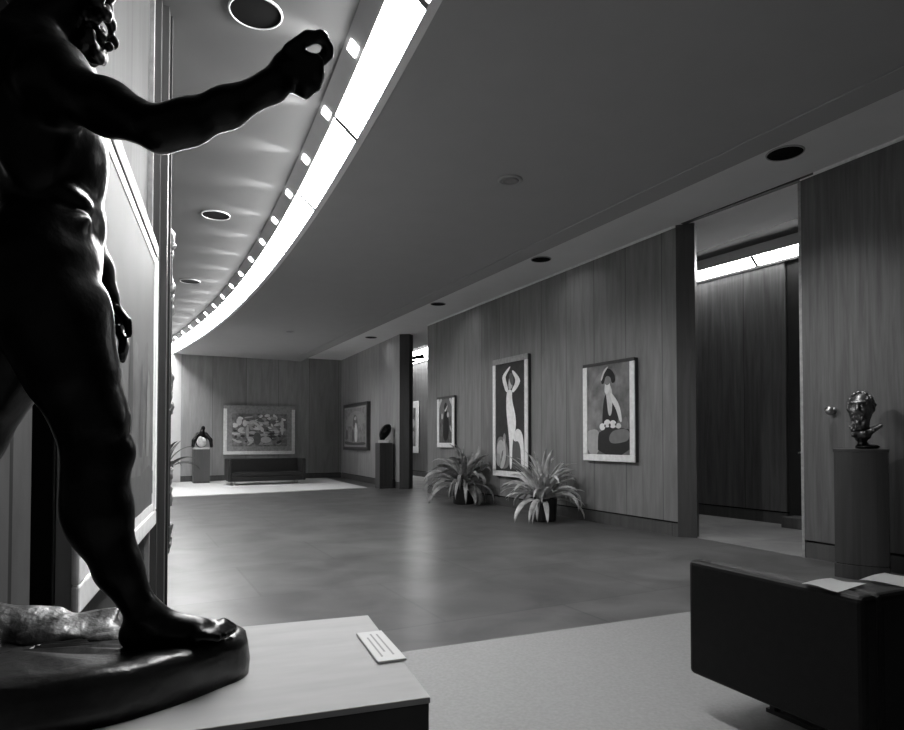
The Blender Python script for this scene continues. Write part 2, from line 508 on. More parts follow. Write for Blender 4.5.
# square lamps in the strip
ordn = ['nearest', 'second', 'third', 'fourth', 'fifth', 'sixth', 'seventh', 'eighth', 'ninth', 'tenth', 'eleventh', 'twelfth', 'thirteenth', 'fourteenth', 'fifteenth', 'sixteenth']
sd = Vector((r_in - R_W, Z_LEFT - Z_W)).normalized()
for i in range(16):
    th = 0.3849 + 0.0143 * i
    rc, zc = R_W + (r_in - R_W) * 0.52, Z_W + (Z_LEFT - Z_W) * 0.52
    rt = thing('square_lamp', 'small glowing square lamp in the grey strip above the light band, %s from the camera' % ordn[i], 'lamp', arc(rc, th, zc), th, 'square lamps along the curved band')
    bm = bmesh.new()
    hw, hh = 0.058, 0.036
    d3 = Vector((sd.x, 0, sd.y)); n3 = Vector((sd.y, 0, -sd.x))
    if n3.z > 0: n3 = -n3
    for s in (0,):
        a = [d3 * u * hh + Vector((0, w * hw, 0)) for u, w in ((-1, -1), (1, -1), (1, 1), (-1, 1))]
        lo = [bm.verts.new(p - n3 * 0.004) for p in a]; hi = [bm.verts.new(p + n3 * 0.006) for p in a]
        bm.faces.new(lo); bm.faces.new(list(reversed(hi)))
        for q_ in range(4): bm.faces.new((lo[q_], lo[(q_ + 1) % 4], hi[(q_ + 1) % 4], hi[q_]))
    obj('lamp_glass', bm, M['slot'], rt)
    ld = bpy.data.lights.new('lamp_beam', 'SPOT')
    ld.energy = SLOT_SPOT; ld.spot_size = math.radians(46); ld.spot_blend = 0.9; ld.shadow_soft_size = 0.03
    lo_ = link(bpy.data.objects.new('lamp_beam', ld), rt)
    lo_.location = n3 * 0.03
    lo_.rotation_euler = Vector((-1, 0, 0.02)).to_track_quat('-Z', 'Y').to_euler()

# ------------------------------------------------------------------ walls
def wall(name, pl, prt, z0, z1, thick, m, base=None, base_h=0.16):
    L = math.hypot(prt[0] - pl[0], prt[1] - pl[1]); a = ang(pl, prt)
    gap = 0.022 if base else 0.0
    zb = base_h + gap if base else z0
    w = tag(obj(name, bx(0, L, 0, thick, zb, z1), m, loc=(pl[0], pl[1], 0), rotz=a), kind='structure')
    if base:
        bm = bmesh.new()
        box(bm, 0, L, 0.004, thick, 0, base_h, 0)
        box(bm, 0.0, L, 0.03, thick, base_h, zb, 1)
        tag(obj('baseboard_' + name.split('_', 1)[1], bm, [base, M['groove']], loc=(pl[0], pl[1], 0), rotz=a), kind='structure')
    return w
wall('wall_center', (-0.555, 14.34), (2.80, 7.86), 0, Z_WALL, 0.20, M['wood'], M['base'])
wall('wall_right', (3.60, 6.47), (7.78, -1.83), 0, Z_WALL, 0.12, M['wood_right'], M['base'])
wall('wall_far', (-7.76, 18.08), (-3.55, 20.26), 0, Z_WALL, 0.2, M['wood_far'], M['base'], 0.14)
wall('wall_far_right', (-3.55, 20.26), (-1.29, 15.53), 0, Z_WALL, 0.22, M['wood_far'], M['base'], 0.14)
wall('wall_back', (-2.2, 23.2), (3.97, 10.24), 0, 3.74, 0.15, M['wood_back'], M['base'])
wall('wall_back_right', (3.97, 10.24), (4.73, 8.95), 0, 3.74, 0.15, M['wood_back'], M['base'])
wall('wall_far_left', (-9.3, 15.45), (-7.76, 18.08), 0, Z_LEFT, 0.15, M['white_wall'])
# end posts of the two free-standing wall screens
tag(obj('trim_4', pr([(2.80, 7.86), (3.0, 7.765), (3.09, 7.93), (2.89, 8.03)], 0, Z_WALL), M['wood_dark']), kind='structure')
tag(obj('trim_5', pr([(-1.29, 15.53), (-1.05, 15.51), (-0.97, 15.66), (-1.18, 15.76)], 0, Z_WALL), M['wood_dark']), kind='structure')
# pale edge along the left end of the right wall, and thin cornice beads on top of the long walls
tag(obj('trim_6', bx(-0.03, 0.0, -0.004, 0.13, 0, Z_STRIP), M['frame_gold'], loc=(3.60, 6.47, 0), rotz=ang((3.60, 6.47), (7.78, -1.83))), kind='structure')
for nm, pl, prt in (('trim_7', (3.60, 6.47), (7.78, -1.83)), ('trim_8', (-0.555, 14.34), (2.80, 7.86))):
    L = math.hypot(prt[0] - pl[0], prt[1] - pl[1])
    bm = bx(0, L, -0.014, 0.0, -0.03, 0.0)
    for v in bm.verts: v.co.z += z_strip(*pl) if v.co.x < 0.5 * L else z_strip(*prt)
    tag(obj(nm, bm, M['frame_pale'], loc=(pl[0], pl[1], 0), rotz=ang(pl, prt)), kind='structure')
# corridor behind the screens: ceiling, luminous band, dark doorway
fw = Vector((-0.46, 0.888)); nb = Vector((0.888, 0.46))
p0 = Vector((3.60, 6.47)) - fw * 6 + nb * 0.0
q = [p0 + nb * 0.06, p0 + fw * 24 + nb * 0.06, p0 + fw * 24 + nb * 2.2, p0 + nb * 2.2]
tag(obj('ceiling', pr([(p.x, p.y) for p in q], 4.05, 4.13), M['ceil_left']), kind='structure')
tag(obj('trim_9', bx(0, 1.72, -0.02, 0.05, Z_STRIP + 0.025, Z_STRIP + 0.10), M['track'], loc=(2.86, 7.80, 0), rotz=ang((2.86, 7.80), (3.60, 6.47))), kind='structure')
for nm, pl, prt, splits in (('r', (3.97, 10.24), (4.73, 8.95), (-0.4, 1.07, 2.5)), ('l', (-2.2, 23.2), (3.97, 10.24), (-0.6, 0.9, 2.6, 4.3))):
    a = ang(pl, prt); L = math.hypot(prt[0] - pl[0], prt[1] - pl[1])
    bm = bmesh.new(); box(bm, -0.05, L + 0.9 * (nm == 'r'), -0.012, 0.16, 3.74, 3.775)
    tag(obj('trim_10' if nm == 'r' else 'trim_11', bm, M['base'], loc=(pl[0], pl[1], 0), rotz=a), kind='structure')
    for s0, s1 in zip(splits, splits[1:]):
        bm = bmesh.new()
        yu, zu = (-0.13, 3.905) if nm == 'r' else (-0.34, 4.045)
        v = [(s0 + 0.03, 0.01, 3.78), (s1 - 0.03, 0.01, 3.78), (s1 - 0.03, yu, zu), (s0 + 0.03, yu, zu)]
        A = [bm.verts.new(p) for p in v]; B = [bm.verts.new((p[0], p[1] + 0.012, p[2] + 0.012)) for p in v]
        bm.faces.new(A); bm.faces.new(list(reversed(B)))
        for k in range(4): bm.faces.new((A[k], A[(k + 1) % 4], B[(k + 1) % 4], B[k]))
        o = obj('luminous_panel', bm, M['panel_back'], loc=(pl[0], pl[1], 0), rotz=a)
        if nm == 'r':
            tag(o, 'glowing white panel over the corridor wall, %s of the dark joint' % ('left' if s0 < 0 else 'right'), 'ceiling light', 'luminous corridor panels')
        else:
            tag(o, 'glowing white panel high in the narrow far gap beside the dark post', 'ceiling light', 'luminous panels in the far gap')
tag(obj('trim_17', bx(-0.6, 2.4, -0.155, -0.132, 3.895, 4.05), M['ceil'], loc=(3.97, 10.24, 0), rotz=ang((3.97, 10.24), (4.73, 8.95))), kind='structure')
# dark doorway at the corridor end
aD = ang((3.97, 10.24), (4.73, 8.95))
dd = obj('door_1', bx(0.0, 1.0, 0.02, 0.07, 0.0, 3.74), M['dark_door'], loc=(4.745, 8.925, 0), rotz=aD)
tag(dd, kind='structure')
bm = bmesh.new()
tube(bm, [(0.30, 0.02, 1.04), (0.30, -0.05, 1.04), (0.27, -0.055, 1.045), (0.18, -0.055, 1.02)], 0.012)
obj('door_handle', bm, M['steel'], dd, smooth=True)
o = obj('step_block', bx(0, 0.35, -0.34, -0.02, 0.0, 0.15), M['base'], bevel=0.01, loc=(4.80, 8.86, 0), rotz=aD)
tag(o, 'low dark wooden step block in front of the dark corridor doorway', 'step')

# ------------------------------------------------------------------ left screen wall with pilaster
PD = Vector((-0.335, 0.942)); PN = Vector((0.942, 0.335))     # along the wall (away), out of the wall (to the room)
A0 = Vector((-1.058, 1.80)) - PN * 0.065                       # near end of the wall surface
LEN = 2.10
pl = A0; prt = A0 + PD * LEN
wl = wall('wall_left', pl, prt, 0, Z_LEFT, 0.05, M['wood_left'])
aL = ang(pl, prt)
# stepped pilaster closing the far end of the wall
for i, (s0, s1, proud, mm) in enumerate(((0.0, 0.05, 0.025, 'frame_gold'), (0.05, 0.11, 0.06, 'wood_left'), (0.11, 0.20, 0.098, 'wood_dark'), (0.20, 0.24, 0.11, 'wood_left'))):
    tag(obj('trim_%d' % (12 + i), bx(LEN + s0, LEN + s1, -proud, 0.07, 0, Z_LEFT), M[mm], loc=(pl.x, pl.y, 0), rotz=aL), kind='structure')
tag(obj('trim_16', bx(-0.012, 0.0, -0.001, 0.051, 0, Z_LEFT), M['black'], loc=(pl.x, pl.y, 0), rotz=aL), kind='structure')  # black strip standing in for shade on the screen's near end
# hidden return of the curved wall, seen only edge-on
R0 = prt + PD * 0.24 + PN * 0.078
wall('wall_left_return', R0, R0 + Vector((-0.60, 0.80)) * 4.5, 0, Z_LEFT, 0.1, M['wood_far'])
# wall beyond the near end of the screen
wall('wall_left_near', (-3.4, 1.75), (-1.62, 2.73), 0, Z_LEFT, 0.1, M['wood_far'])

# ------------------------------------------------------------------ recessed ceiling lights
def downlight(x, y, z, r, label, ringm, power=0.0, group=None, aim=None, cone=120):
    t = thing('downlight', label, 'ceiling light', (x, y, z), 0, group)
    bm = bmesh.new()
    n = 40
    prof = [(r, -0.004), (r * 1.0, -0.012), (r * 1.06, -0.010), (r * 1.08, 0.0)]
    rings = [[bm.verts.new((a * math.cos(2 * math.pi * k / n), a * math.sin(2 * math.pi * k / n), zz)) for k in range(n)] for a, zz in prof]
    for a, b in zip(rings, rings[1:]):
        for k in range(n): bm.faces.new((a[k], a[(k + 1) % n], b[(k + 1) % n], b[k]))
    obj('trim_ring', bm, M[ringm], t, smooth=True)
    bm = bmesh.new(); lathe(bm, [(r * 0.998, -0.006), (r * 0.998, -0.002)], n)
    obj('baffle', bm, M['black'], t)
    if power:
        ld = bpy.data.lights.new('lamp_beam', 'SPOT')
        ld.energy = power; ld.spot_size = math.radians(cone); ld.spot_blend = 1.0; ld.shadow_soft_size = r * 0.6
        lo_ = link(bpy.data.objects.new('lamp_beam', ld), t)
        lo_.location = (0, 0, -0.03)
        lo_.rotation_euler = Vector(aim or (0, 0, -1)).to_track_quat('-Z', 'Y').to_euler()
    return t
G1 = 'dark round recessed lights in the left ceiling'
downlight(-1.242, 3.94, Z_LEFT, 0.155, 'large dark round recessed light with white ring, nearest, above the statue arm', 'ring', group=G1)
downlight(-2.843, 7.55, Z_LEFT, 0.155, 'dark round recessed light in the left ceiling, middle of three', 'ring', group=G1)
downlight(-4.467, 10.72, Z_LEFT, 0.155, 'small-looking dark round recessed light in the left ceiling, farthest of three', 'ring_grey', group=G1)
downlight(-2.6, 1.3, Z_LEFT, 0.155, 'added recessed light outside the picture, put in to brighten the near left wall', 'ring', 260.0, None, (0.85, 1.35, -2.9), 44)  # added unseen lamp that lights the near left wall
G2 = 'dark round recessed lights over the panelled wall'
wd = (0.55, 0.28, -1)
downlight(3.14, 5.90, z_strip(3.14, 5.90), 0.155, 'dark round recessed light nearest the right wall panel', 'ring_grey', 95.0, G2, (-0.25, -0.12, -1))
downlight(1.315, 9.28, z_strip(1.315, 9.28), 0.14, 'dark round recessed light above the portrait of the woman', 'ring_grey', DOWN_SPOT, G2, wd)
downlight(-0.27, 12.2, z_strip(-0.27, 12.2), 0.14, 'dark round recessed light above the small narrow picture', 'ring_grey', DOWN_SPOT, G2, wd)
downlight(-2.05, 15.96, z_strip(-2.05, 15.96), 0.14, 'dark round recessed light above the dark end post of the far wall', 'ring_grey', DOWN_SPOT, G2, wd)
for x, y, r, lb in ((0.549, 5.93, 0.10, 'small grey flush disc in the middle of the main ceiling'), (-3.68, 14.26, 0.09, 'faint grey flush disc far back in the main ceiling')):
    t = thing('ceiling_diffuser', lb, 'vent', (x, y, Z_MAIN))
    bm = bmesh.new(); lathe(bm, [(r * 1.2, 0.0), (r * 1.2, -0.006), (r * 0.95, -0.014), (r * 0.9, -0.008)], 32)
    obj('rim', bm, M['ring_grey'], t, smooth=True)
    bm = bmesh.new(); lathe(bm, [(r * 0.85, -0.009), (r * 0.6, -0.018), (r * 0.55, -0.012), (r * 0.25, -0.02), (0.001, -0.02)], 32)
    obj('diffuser_cone', bm, M['diffuser'], t, smooth=True)

# ------------------------------------------------------------------ framed pictures
def chaikin(p, it=2):
    for _ in range(it):
        q = []
        for i in range(len(p)):
            a, b = p[i], p[(i + 1) % len(p)]
            q.append((a[0] * .75 + b[0] * .25, a[1] * .75 + b[1] * .25)); q.append((a[0] * .25 + b[0] * .75, a[1] * .25 + b[1] * .75))
        p = q
    return p

def ellip(cx, cy, rx, ry, n=14, tilt=0.0):
    return [(cx + rx * math.cos(tilt) * math.cos(2 * math.pi * k / n) - ry * math.sin(tilt) * math.sin(2 * math.pi * k / n),
             cy + rx * math.sin(tilt) * math.cos(2 * math.pi * k / n) + ry * math.cos(tilt) * math.sin(2 * math.pi * k / n)) for k in range(n)]

def painting(label, loc, a, W, H, fw_, depth, fm, bgm, shapes, fm_top=None, edge_m=None, tilt=0.0, inner=None, stretch_smooth=2):
    """loc: bottom centre on the wall surface; local x to the right, y into the wall"""
    t = thing('framed_painting', label, 'painting', loc, a)
    t.rotation_euler = (tilt, 0, a)
    def bar(x0, x1, z0, z1, m, nm='frame_rail'):
        return obj(nm, bx(x0, x1, -depth, -depth + 0.022, z0, z1), m, t, bevel=min(0.008, fw_ * 0.2))
    ed_ = 0.006
    bm = bmesh.new(); box(bm, -W / 2 + ed_, W / 2 - ed_, -depth + 0.022, -0.004, ed_, H - ed_)
    obj('frame_edge', bm, edge_m or M['frame_dark'], t)  # by default the shade on the frame sides is painted dark
    tw_ = fw_ * (0.5 if fm_top is M['frame_dark'] and W < 2 else 1.0)      # thin top rail, its shade painted dark
    bar(-W / 2, W / 2, H - tw_, H, fm_top or fm); bar(-W / 2, W / 2, 0, fw_, fm)
    bar(-W / 2, -W / 2 + fw_, fw_, H - tw_, fm); bar(W / 2 - fw_, W / 2, fw_, H - tw_, fm)
    x0, x1, z0, z1 = -W / 2 + fw_, W / 2 - fw_, fw_, H - tw_
    yc = -depth + 0.012
    if inner:
        iw, im = inner
        for q_ in ((x0, x1, z1 - iw, z1), (x0, x1, z0, z0 + iw), (x0, x0 + iw, z0 + iw, z1 - iw), (x1 - iw, x1, z0 + iw, z1 - iw)):
            obj('frame_slip', bx(q_[0], q_[1], yc - 0.004, yc + 0.009, q_[2], q_[3]), im, t)
        x0 += iw; x1 -= iw; z0 += iw; z1 -= iw
    bm = bmesh.new()
    box(bm, x0 - 0.001, x1 + 0.001, yc, yc + 0.009, z0 - 0.001, z1 + 0.001, 0)
    mats = [bgm]
    for i, sh in enumerate(shapes):
        pts, v = sh[0], sh[1]
        mm = v if not isinstance(v, (int, float)) else grey(v)
        if mm not in mats: mats.append(mm)
        y = yc - 0.0008 * (i + 1) if len(shapes) < 25 else yc - 0.0004 * (i + 1)
        vs = [bm.verts.new((x0 + (x1 - x0) * min(1, max(0, px)), y, z0 + (z1 - z0) * min(1, max(0, pz)))) for px, pz in chaikin(pts, sh[2] if len(sh) > 2 else stretch_smooth)]
        f = bm.faces.new(vs); f.material_index = mats.index(mm)
    obj('canvas', bm, mats, t)
    return t

u1 = Vector((-0.46, 0.888)); mid0 = Vector((2.80, 7.86)); am = math.atan2(-0.888, 0.46)
def on_mid(s, z): p = mid0 + u1 * s; return (p.x, p.y, z)

# narrow small picture: dark standing figure
painting('small narrow picture of a dark standing figure in a pale frame behind the left plant', on_mid(6.27, 1.04), am, 0.80, 1.09, 0.10, 0.07, M['frame_pale'], grey(0.10, 0.5, 9), [
    ([(0.1, 0.98), (0.5, 1.0), (0.9, 0.98), (0.98, 0.7), (0.9, 0.55), (0.1, 0.6), (0.02, 0.8)], 0.17),
    ([(0.0, 1.0), (0.28, 1.0), (0.06, 0.86), (0.0, 0.75)], 0.6), ([(1.0, 1.0), (0.72, 1.0), (0.94, 0.86), (1.0, 0.78)], 0.6),
    ([(0.42, 0.72), (0.6, 0.74), (0.78, 0.5), (0.72, 0.05), (0.3, 0.05), (0.32, 0.5)], 0.015),
    ([(0.40, 0.74), (0.56, 0.80), (0.62, 0.88), (0.5, 0.92), (0.38, 0.84)], 0.03),
    ([(0.42, 0.72), (0.55, 0.78), (0.70, 0.86), (0.62, 0.78), (0.5, 0.70)], 0.8),
    (ellip(0.24, 0.60, 0.07, 0.07), 0.55), (ellip(0.70, 0.63, 0.08, 0.06), 0.55),
    ([(0.85, 0.42), (0.98, 0.3), (0.98, 0.22), (0.84, 0.32)], 0.5)], M['frame_dark'])

# tall picture: pale dancer with raised arms
painting('tall narrow painting of a pale dancer with raised arms', on_mid(3.74, 0.55), am, 1.14, 2.12, 0.10, 0.08, M['frame_pale'], grey(0.045, 0.2, 8), [
    ([(0.02, 0.02), (0.02, 0.30), (0.25, 0.33), (0.45, 0.22), (0.5, 0.02)], 0.22),
    (ellip(0.18, 0.20, 0.14, 0.09), 0.5), (ellip(0.30, 0.12, 0.10, 0.08), 0.15), (ellip(0.10, 0.10, 0.08, 0.06), 0.35), (ellip(0.32, 0.30, 0.05, 0.05), 0.3),
    ([(0.50, 0.02), (0.56, 0.24), (0.66, 0.29), (0.84, 0.26), (0.92, 0.18), (0.93, 0.02)], 0.12),
    ([(0.40, 0.75), (0.60, 0.75), (0.58, 0.66), (0.72, 0.50), (0.72, 0.38), (0.60, 0.28), (0.58, 0.02), (0.50, 0.02), (0.50, 0.25), (0.44, 0.42), (0.38, 0.58)], 0.95),
    ([(0.38, 0.72), (0.48, 0.74), (0.38, 0.84), (0.36, 0.88), (0.54, 0.95), (0.52, 0.97), (0.24, 0.89), (0.26, 0.83)], 0.95),
    ([(0.56, 0.74), (0.64, 0.71), (0.88, 0.80), (0.84, 0.85), (0.62, 0.93), (0.58, 0.91), (0.74, 0.82)], 0.92),
    ([(0.46, 0.75), (0.58, 0.75), (0.64, 0.82), (0.60, 0.88), (0.48, 0.86)], 0.62),
    ([(0.50, 0.84), (0.58, 0.78), (0.66, 0.80), (0.62, 0.90), (0.50, 0.90)], 0.14),
    ([(0.62, 0.30), (0.74, 0.40), (0.94, 0.36), (0.99, 0.22), (1.0, 0.02), (0.90, 0.02), (0.88, 0.22), (0.80, 0.28), (0.68, 0.27)], 0.9),
    ([(0.14, 0.02), (0.30, 0.16), (0.28, 0.30), (0.34, 0.30), (0.40, 0.14), (0.30, 0.02)], 0.55)], M['frame_gold'])

# portrait of a woman
painting('portrait of a woman in a dark hat, in a pale frame right of the plants', on_mid(1.19, 0.90), am, 1.07, 1.41, 0.095, 0.08, M['frame_pale'], grey(0.17, 0.45, 5), [
    ([(0.0, 0.0), (0.0, 0.62), (0.18, 0.85), (0.45, 0.98), (0.75, 0.92), (0.8, 0.5), (0.4, 0.2)], grey(0.20, 0.5, 5)),
    ([(0.0, 0.0), (0.0, 0.24), (0.02, 0.27), (0.22, 0.29), (0.30, 0.24), (0.30, 0.0)], 0.40, 1),
    ([(0.26, 0.0), (0.26, 0.20), (0.30, 0.26), (0.60, 0.30), (0.98, 0.28), (1.0, 0.26), (1.0, 0.0)], 0.035, 1),
    ([(0.52, 0.16), (0.56, 0.24), (0.70, 0.28), (0.99, 0.28), (0.99, 0.16), (0.80, 0.13), (0.60, 0.12)], 0.20),
    ([(0.36, 0.30), (0.40, 0.62), (0.50, 0.70), (0.60, 0.68), (0.72, 0.55), (0.76, 0.34), (0.5, 0.26)], 0.035),
    ([(0.44, 0.74), (0.50, 0.80), (0.58, 0.76), (0.62, 0.66), (0.60, 0.44), (0.52, 0.42), (0.48, 0.62)], 0.6),
    ([(0.56, 0.70), (0.66, 0.64), (0.78, 0.54), (0.84, 0.36), (0.78, 0.35), (0.70, 0.50), (0.58, 0.60)], 0.72),
    ([(0.42, 0.70), (0.46, 0.84), (0.56, 0.84), (0.56, 0.72), (0.49, 0.66)], 0.75),
    (ellip(0.50, 0.845, 0.09, 0.075), 0.22), ([(0.34, 0.80), (0.40, 0.92), (0.52, 0.97), (0.66, 0.90), (0.70, 0.80), (0.60, 0.78), (0.58, 0.86), (0.46, 0.88), (0.42, 0.78)], 0.025),
    ([(0.34, 0.84), (0.42, 0.95), (0.54, 0.985), (0.50, 0.955), (0.42, 0.90), (0.37, 0.82)], 0.6),
    (ellip(0.38, 0.31, 0.07, 0.04), 0.85), (ellip(0.50, 0.345, 0.08, 0.045), 0.8), (ellip(0.63, 0.335, 0.08, 0.045), 0.85), (ellip(0.76, 0.315, 0.06, 0.03), 0.7),
    (ellip(0.56, 0.325, 0.025, 0.02), 0.06), (ellip(0.45, 0.32, 0.02, 0.015), 0.08), (ellip(0.70, 0.33, 0.02, 0.015), 0.1),
    (ellip(0.92, 0.33, 0.06, 0.05), 0.30), ([(0.84, 0.30), (0.90, 0.42), (0.96, 0.40), (0.97, 0.28)], 0.2)], M['frame_dark'])

# far wall: wide bright picture of many spots
rs = random.Random(11)
fs = []
for i in range(120):
    x, y = rs.uniform(0.04, 0.96), rs.uniform(0.06, 0.95)
    v = rs.choice((0.08, 0.2, 0.4, 0.6, 0.7)) if y < 0.5 else rs.choice((0.2, 0.5, 0.7, 0.85, 0.9))
    fs.append((ellip(x, y, rs.uniform(0.02, 0.06), rs.uniform(0.03, 0.10), 8, rs.uniform(0, 3)), v))
fs += [([(0.40, 0.75), (0.52, 0.62), (0.58, 0.50), (0.52, 0.46), (0.44, 0.62), (0.36, 0.72)], 0.8), (ellip(0.27, 0.45, 0.025, 0.22), 0.6),
       (ellip(0.90, 0.6, 0.03, 0.26), 0.75), (ellip(0.60, 0.2, 0.10, 0.10), 0.6), (ellip(0.12, 0.75, 0.05, 0.12), 0.8), (ellip(0.22, 0.7, 0.04, 0.10), 0.8),
       ([(0.38, 0.05), (0.38, 0.45), (0.52, 0.38), (0.50, 0.05)], 0.15)]
farR = Vector((-3.55, 20.26)); fd = Vector((-0.888, -0.46)); af = math.atan2(0.46, 0.888)
fp = farR + fd * 2.555
painting('wide painting of crowded pale shapes above the far sofa', (fp.x, fp.y, 0.77), af, 2.09, 1.46, 0.10, 0.13, M['frame_pale'], grey(0.25, 0.5, 10), fs, M['frame_gold'], inner=(0.14, M['frame_gold']))
# far right wall: picture with a pale tree-like column
fr0 = Vector((-1.29, 15.53)); frd = Vector((-0.43, 0.903)); afr = math.atan2(-0.903, 0.43)
p = fr0 + frd * 3.45
painting('dark-framed painting with a pale upright column beside the far dark post', (p.x, p.y, 0.90), afr, 2.40, 1.38, 0.10, 0.11, M['frame_dark'], grey(0.26, 0.35, 8), [
    ([(0.05, 0.65), (0.3, 0.9), (0.7, 0.95), (0.95, 0.7), (0.95, 0.55), (0.05, 0.5)], 0.32),
    ([(0.40, 0.45), (0.42, 0.75), (0.50, 0.85), (0.62, 0.75), (0.64, 0.5)], 0.14),
    ([(0.50, 0.08), (0.49, 0.45), (0.55, 0.66), (0.63, 0.45), (0.62, 0.08)], 0.7), ([(0.36, 0.08), (0.38, 0.45), (0.46, 0.4), (0.47, 0.1)], 0.12),
    ([(0, 0), (0, 0.12), (0.5, 0.05), (1, 0.1), (1, 0)], 0.1), ([(0.05, 0.14), (0.05, 0.4), (0.15, 0.45), (0.18, 0.15)], 0.13), ([(0.45, 0.72), (0.55, 0.80), (0.60, 0.72), (0.52, 0.66)], 0.5)], inner=(0.05, M['frame_gold']))
# picture on the corridor wall in the far gap
bl = Vector((-1.2, 21.1)); p = Vector((-1.30, 21.28))
painting('pale-framed picture glimpsed through the far gap beside the dark post', (p.x, p.y, 0.77), afr, 1.1, 1.72, 0.22, 0.06, M['frame_pale'], grey(0.25, 0.6, 6), [
    ([(0.1, 0.1), (0.1, 0.9), (0.5, 0.95), (0.6, 0.1)], 0.1), (ellip(0.6, 0.6, 0.25, 0.12), 0.6), (ellip(0.7, 0.3, 0.15, 0.1), 0.45)])
# large pale painting on the left screen
def left_pt(s, z, off=0.0): q_ = A0 + PD * s + PN * off; return (q_.x, q_.y, z)
painting('very large pale painting seen edge-on on the left wall behind the statue', left_pt(1.05, 0.70), aL, 2.08, 1.66, 0.085, 0.065, M['frame_pale'], grey(0.135, 0.08, 3), [
    ([(0.0, 0.0), (0.0, 0.30), (0.2, 0.42), (0.40, 0.30), (0.52, 0.52), (0.62, 0.62), (0.72, 0.50), (0.82, 0.66), (0.90, 0.58), (1.0, 0.62), (1.0, 0.0)], grey(0.13, 0.35, 6)),
    ([(0.45, 0.30), (0.5, 0.66), (0.54, 0.60), (0.55, 0.25)], 0.06), ([(0.66, 0.20), (0.70, 0.58), (0.74, 0.5), (0.76, 0.2)], 0.09),
    ([(0.0, 0.0), (0.0, 0.14), (0.3, 0.2), (0.6, 0.12), (1.0, 0.18), (1.0, 0.0)], 0.11), ([(0.80, 0.2), (0.84, 0.55), (0.90, 0.5), (0.9, 0.2)], 0.2)], M['frame_dark'], M['wood_far'], inner=(0.05, M['frame_pale']), stretch_smooth=1)
# ornate frame on the return of the wall, seen edge-on
oR = R0 + Vector((-0.60, 0.80)) * 0.06
t = thing('framed_painting', 'ornate carved gilt picture frame seen edge-on at the end of the left wall', 'painting', (oR.x, oR.y, 0.50), math.atan2(0.80, -0.60))
OH, OW = 2.05, 1.5
for nm, q_ in (('frame_rail', (0, OW, OH - 0.14, OH)), ('frame_rail', (0, OW, 0, 0.14)), ('frame_rail', (0, 0.14, 0.14, OH - 0.14)), ('frame_rail', (OW - 0.14, OW, 0.14, OH - 0.14))):
    obj(nm, bx(q_[0], q_[1], -0.06, -0.004, q_[2], q_[3]), M['frame_dark'], t, bevel=0.01)
obj('canvas', bx(0.13, OW - 0.13, -0.03, -0.006, 0.13, OH - 0.13), grey(0.2, 0.4, 6), t)
ro = random.Random(3)
for zc, n, sp in ((OH - 0.06, 12, 0.08), (OH - 0.42, 18, 0.15), (OH * 0.5, 18, 0.15), (0.40, 14, 0.11), (0.07, 14, 0.09)):
    b = Blob()
    b.cap((0.03, -0.045, zc - sp), (0.03, -0.045, zc + sp), 0.020, k=0.01)
    for i in range(n):
        b.ell((ro.uniform(0.01, 0.05), -0.048 - ro.uniform(0.0, 0.020), zc + ro.uniform(-sp, sp)), (ro.uniform(0.010, 0.018), ro.uniform(0.010, 0.017), ro.uniform(0.012, 0.040)), (ro.uniform(-0.8, 0.8), 0, 0), k=0.010)
    b.build('carved_ornament', 0.006, M['gilt'], t)

# ------------------------------------------------------------------ statue on its pedestal
SU = Vector((0.945, 0.326, 0)); SV = Vector((-0.326, 0.945, 0))
SO = Vector((-0.43, 1.29, 0.72)); SA = math.atan2(0.326, 0.945)
pd = thing('pedestal', 'broad pale-topped pedestal with dark sides under the striding bronze figure', 'pedestal', (SO.x, SO.y, 0), SA)
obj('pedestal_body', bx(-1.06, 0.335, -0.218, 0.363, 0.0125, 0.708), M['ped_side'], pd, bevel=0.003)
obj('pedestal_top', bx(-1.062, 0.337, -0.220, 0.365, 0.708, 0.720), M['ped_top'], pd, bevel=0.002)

st = thing('bronze_statue', 'dark bronze striding nude man with one arm stretched forward, on the broad pedestal', 'statue', (SO.x, SO.y, SO.z), SA)
# cast base: blunt rounded slab with a rough top and rocks
bm = bmesh.new()
out = [(0.022, 0.03), (0.006, -0.015), (-0.03, -0.042), (-0.10, -0.104), (-0.22, -0.168), (-0.40, -0.19), (-0.62, -0.185), (-0.84, -0.15), (-0.93, -0.03), (-0.93, 0.14), (-0.84, 0.26), (-0.60, 0.30), (-0.35, 0.29), (-0.16, 0.23), (-0.04, 0.15), (0.01, 0.09)]
out = chaikin(out, 2)
rb = random.Random(8)
cx, cy = -0.45, 0.05
levels = [(1.0, 0.0), (1.005, 0.03), (0.995, 0.062), (0.985, 0.080), (0.955, 0.088), (0.80, 0.090), (0.5, 0.092), (0.2, 0.09)]
rings = []
for s, z in levels:
    rings.append([bm.verts.new((cx + (x - cx) * s, cy + (y - cy) * s, max(0, z + (rb.uniform(-0.005, 0.004) if z > 0.01 else 0)))) for x, y in out])
for a, b_ in zip(rings, rings[1:]):
    for k in range(len(out)): bm.faces.new((a[k], a[(k + 1) % len(out)], b_[(k + 1) % len(out)], b_[k]))
bm.faces.new(list(reversed(rings[0]))); bm.faces.new(rings[-1])
obj('cast_base', bm, M['bronze_rough'], st, smooth=True)
b = Blob()
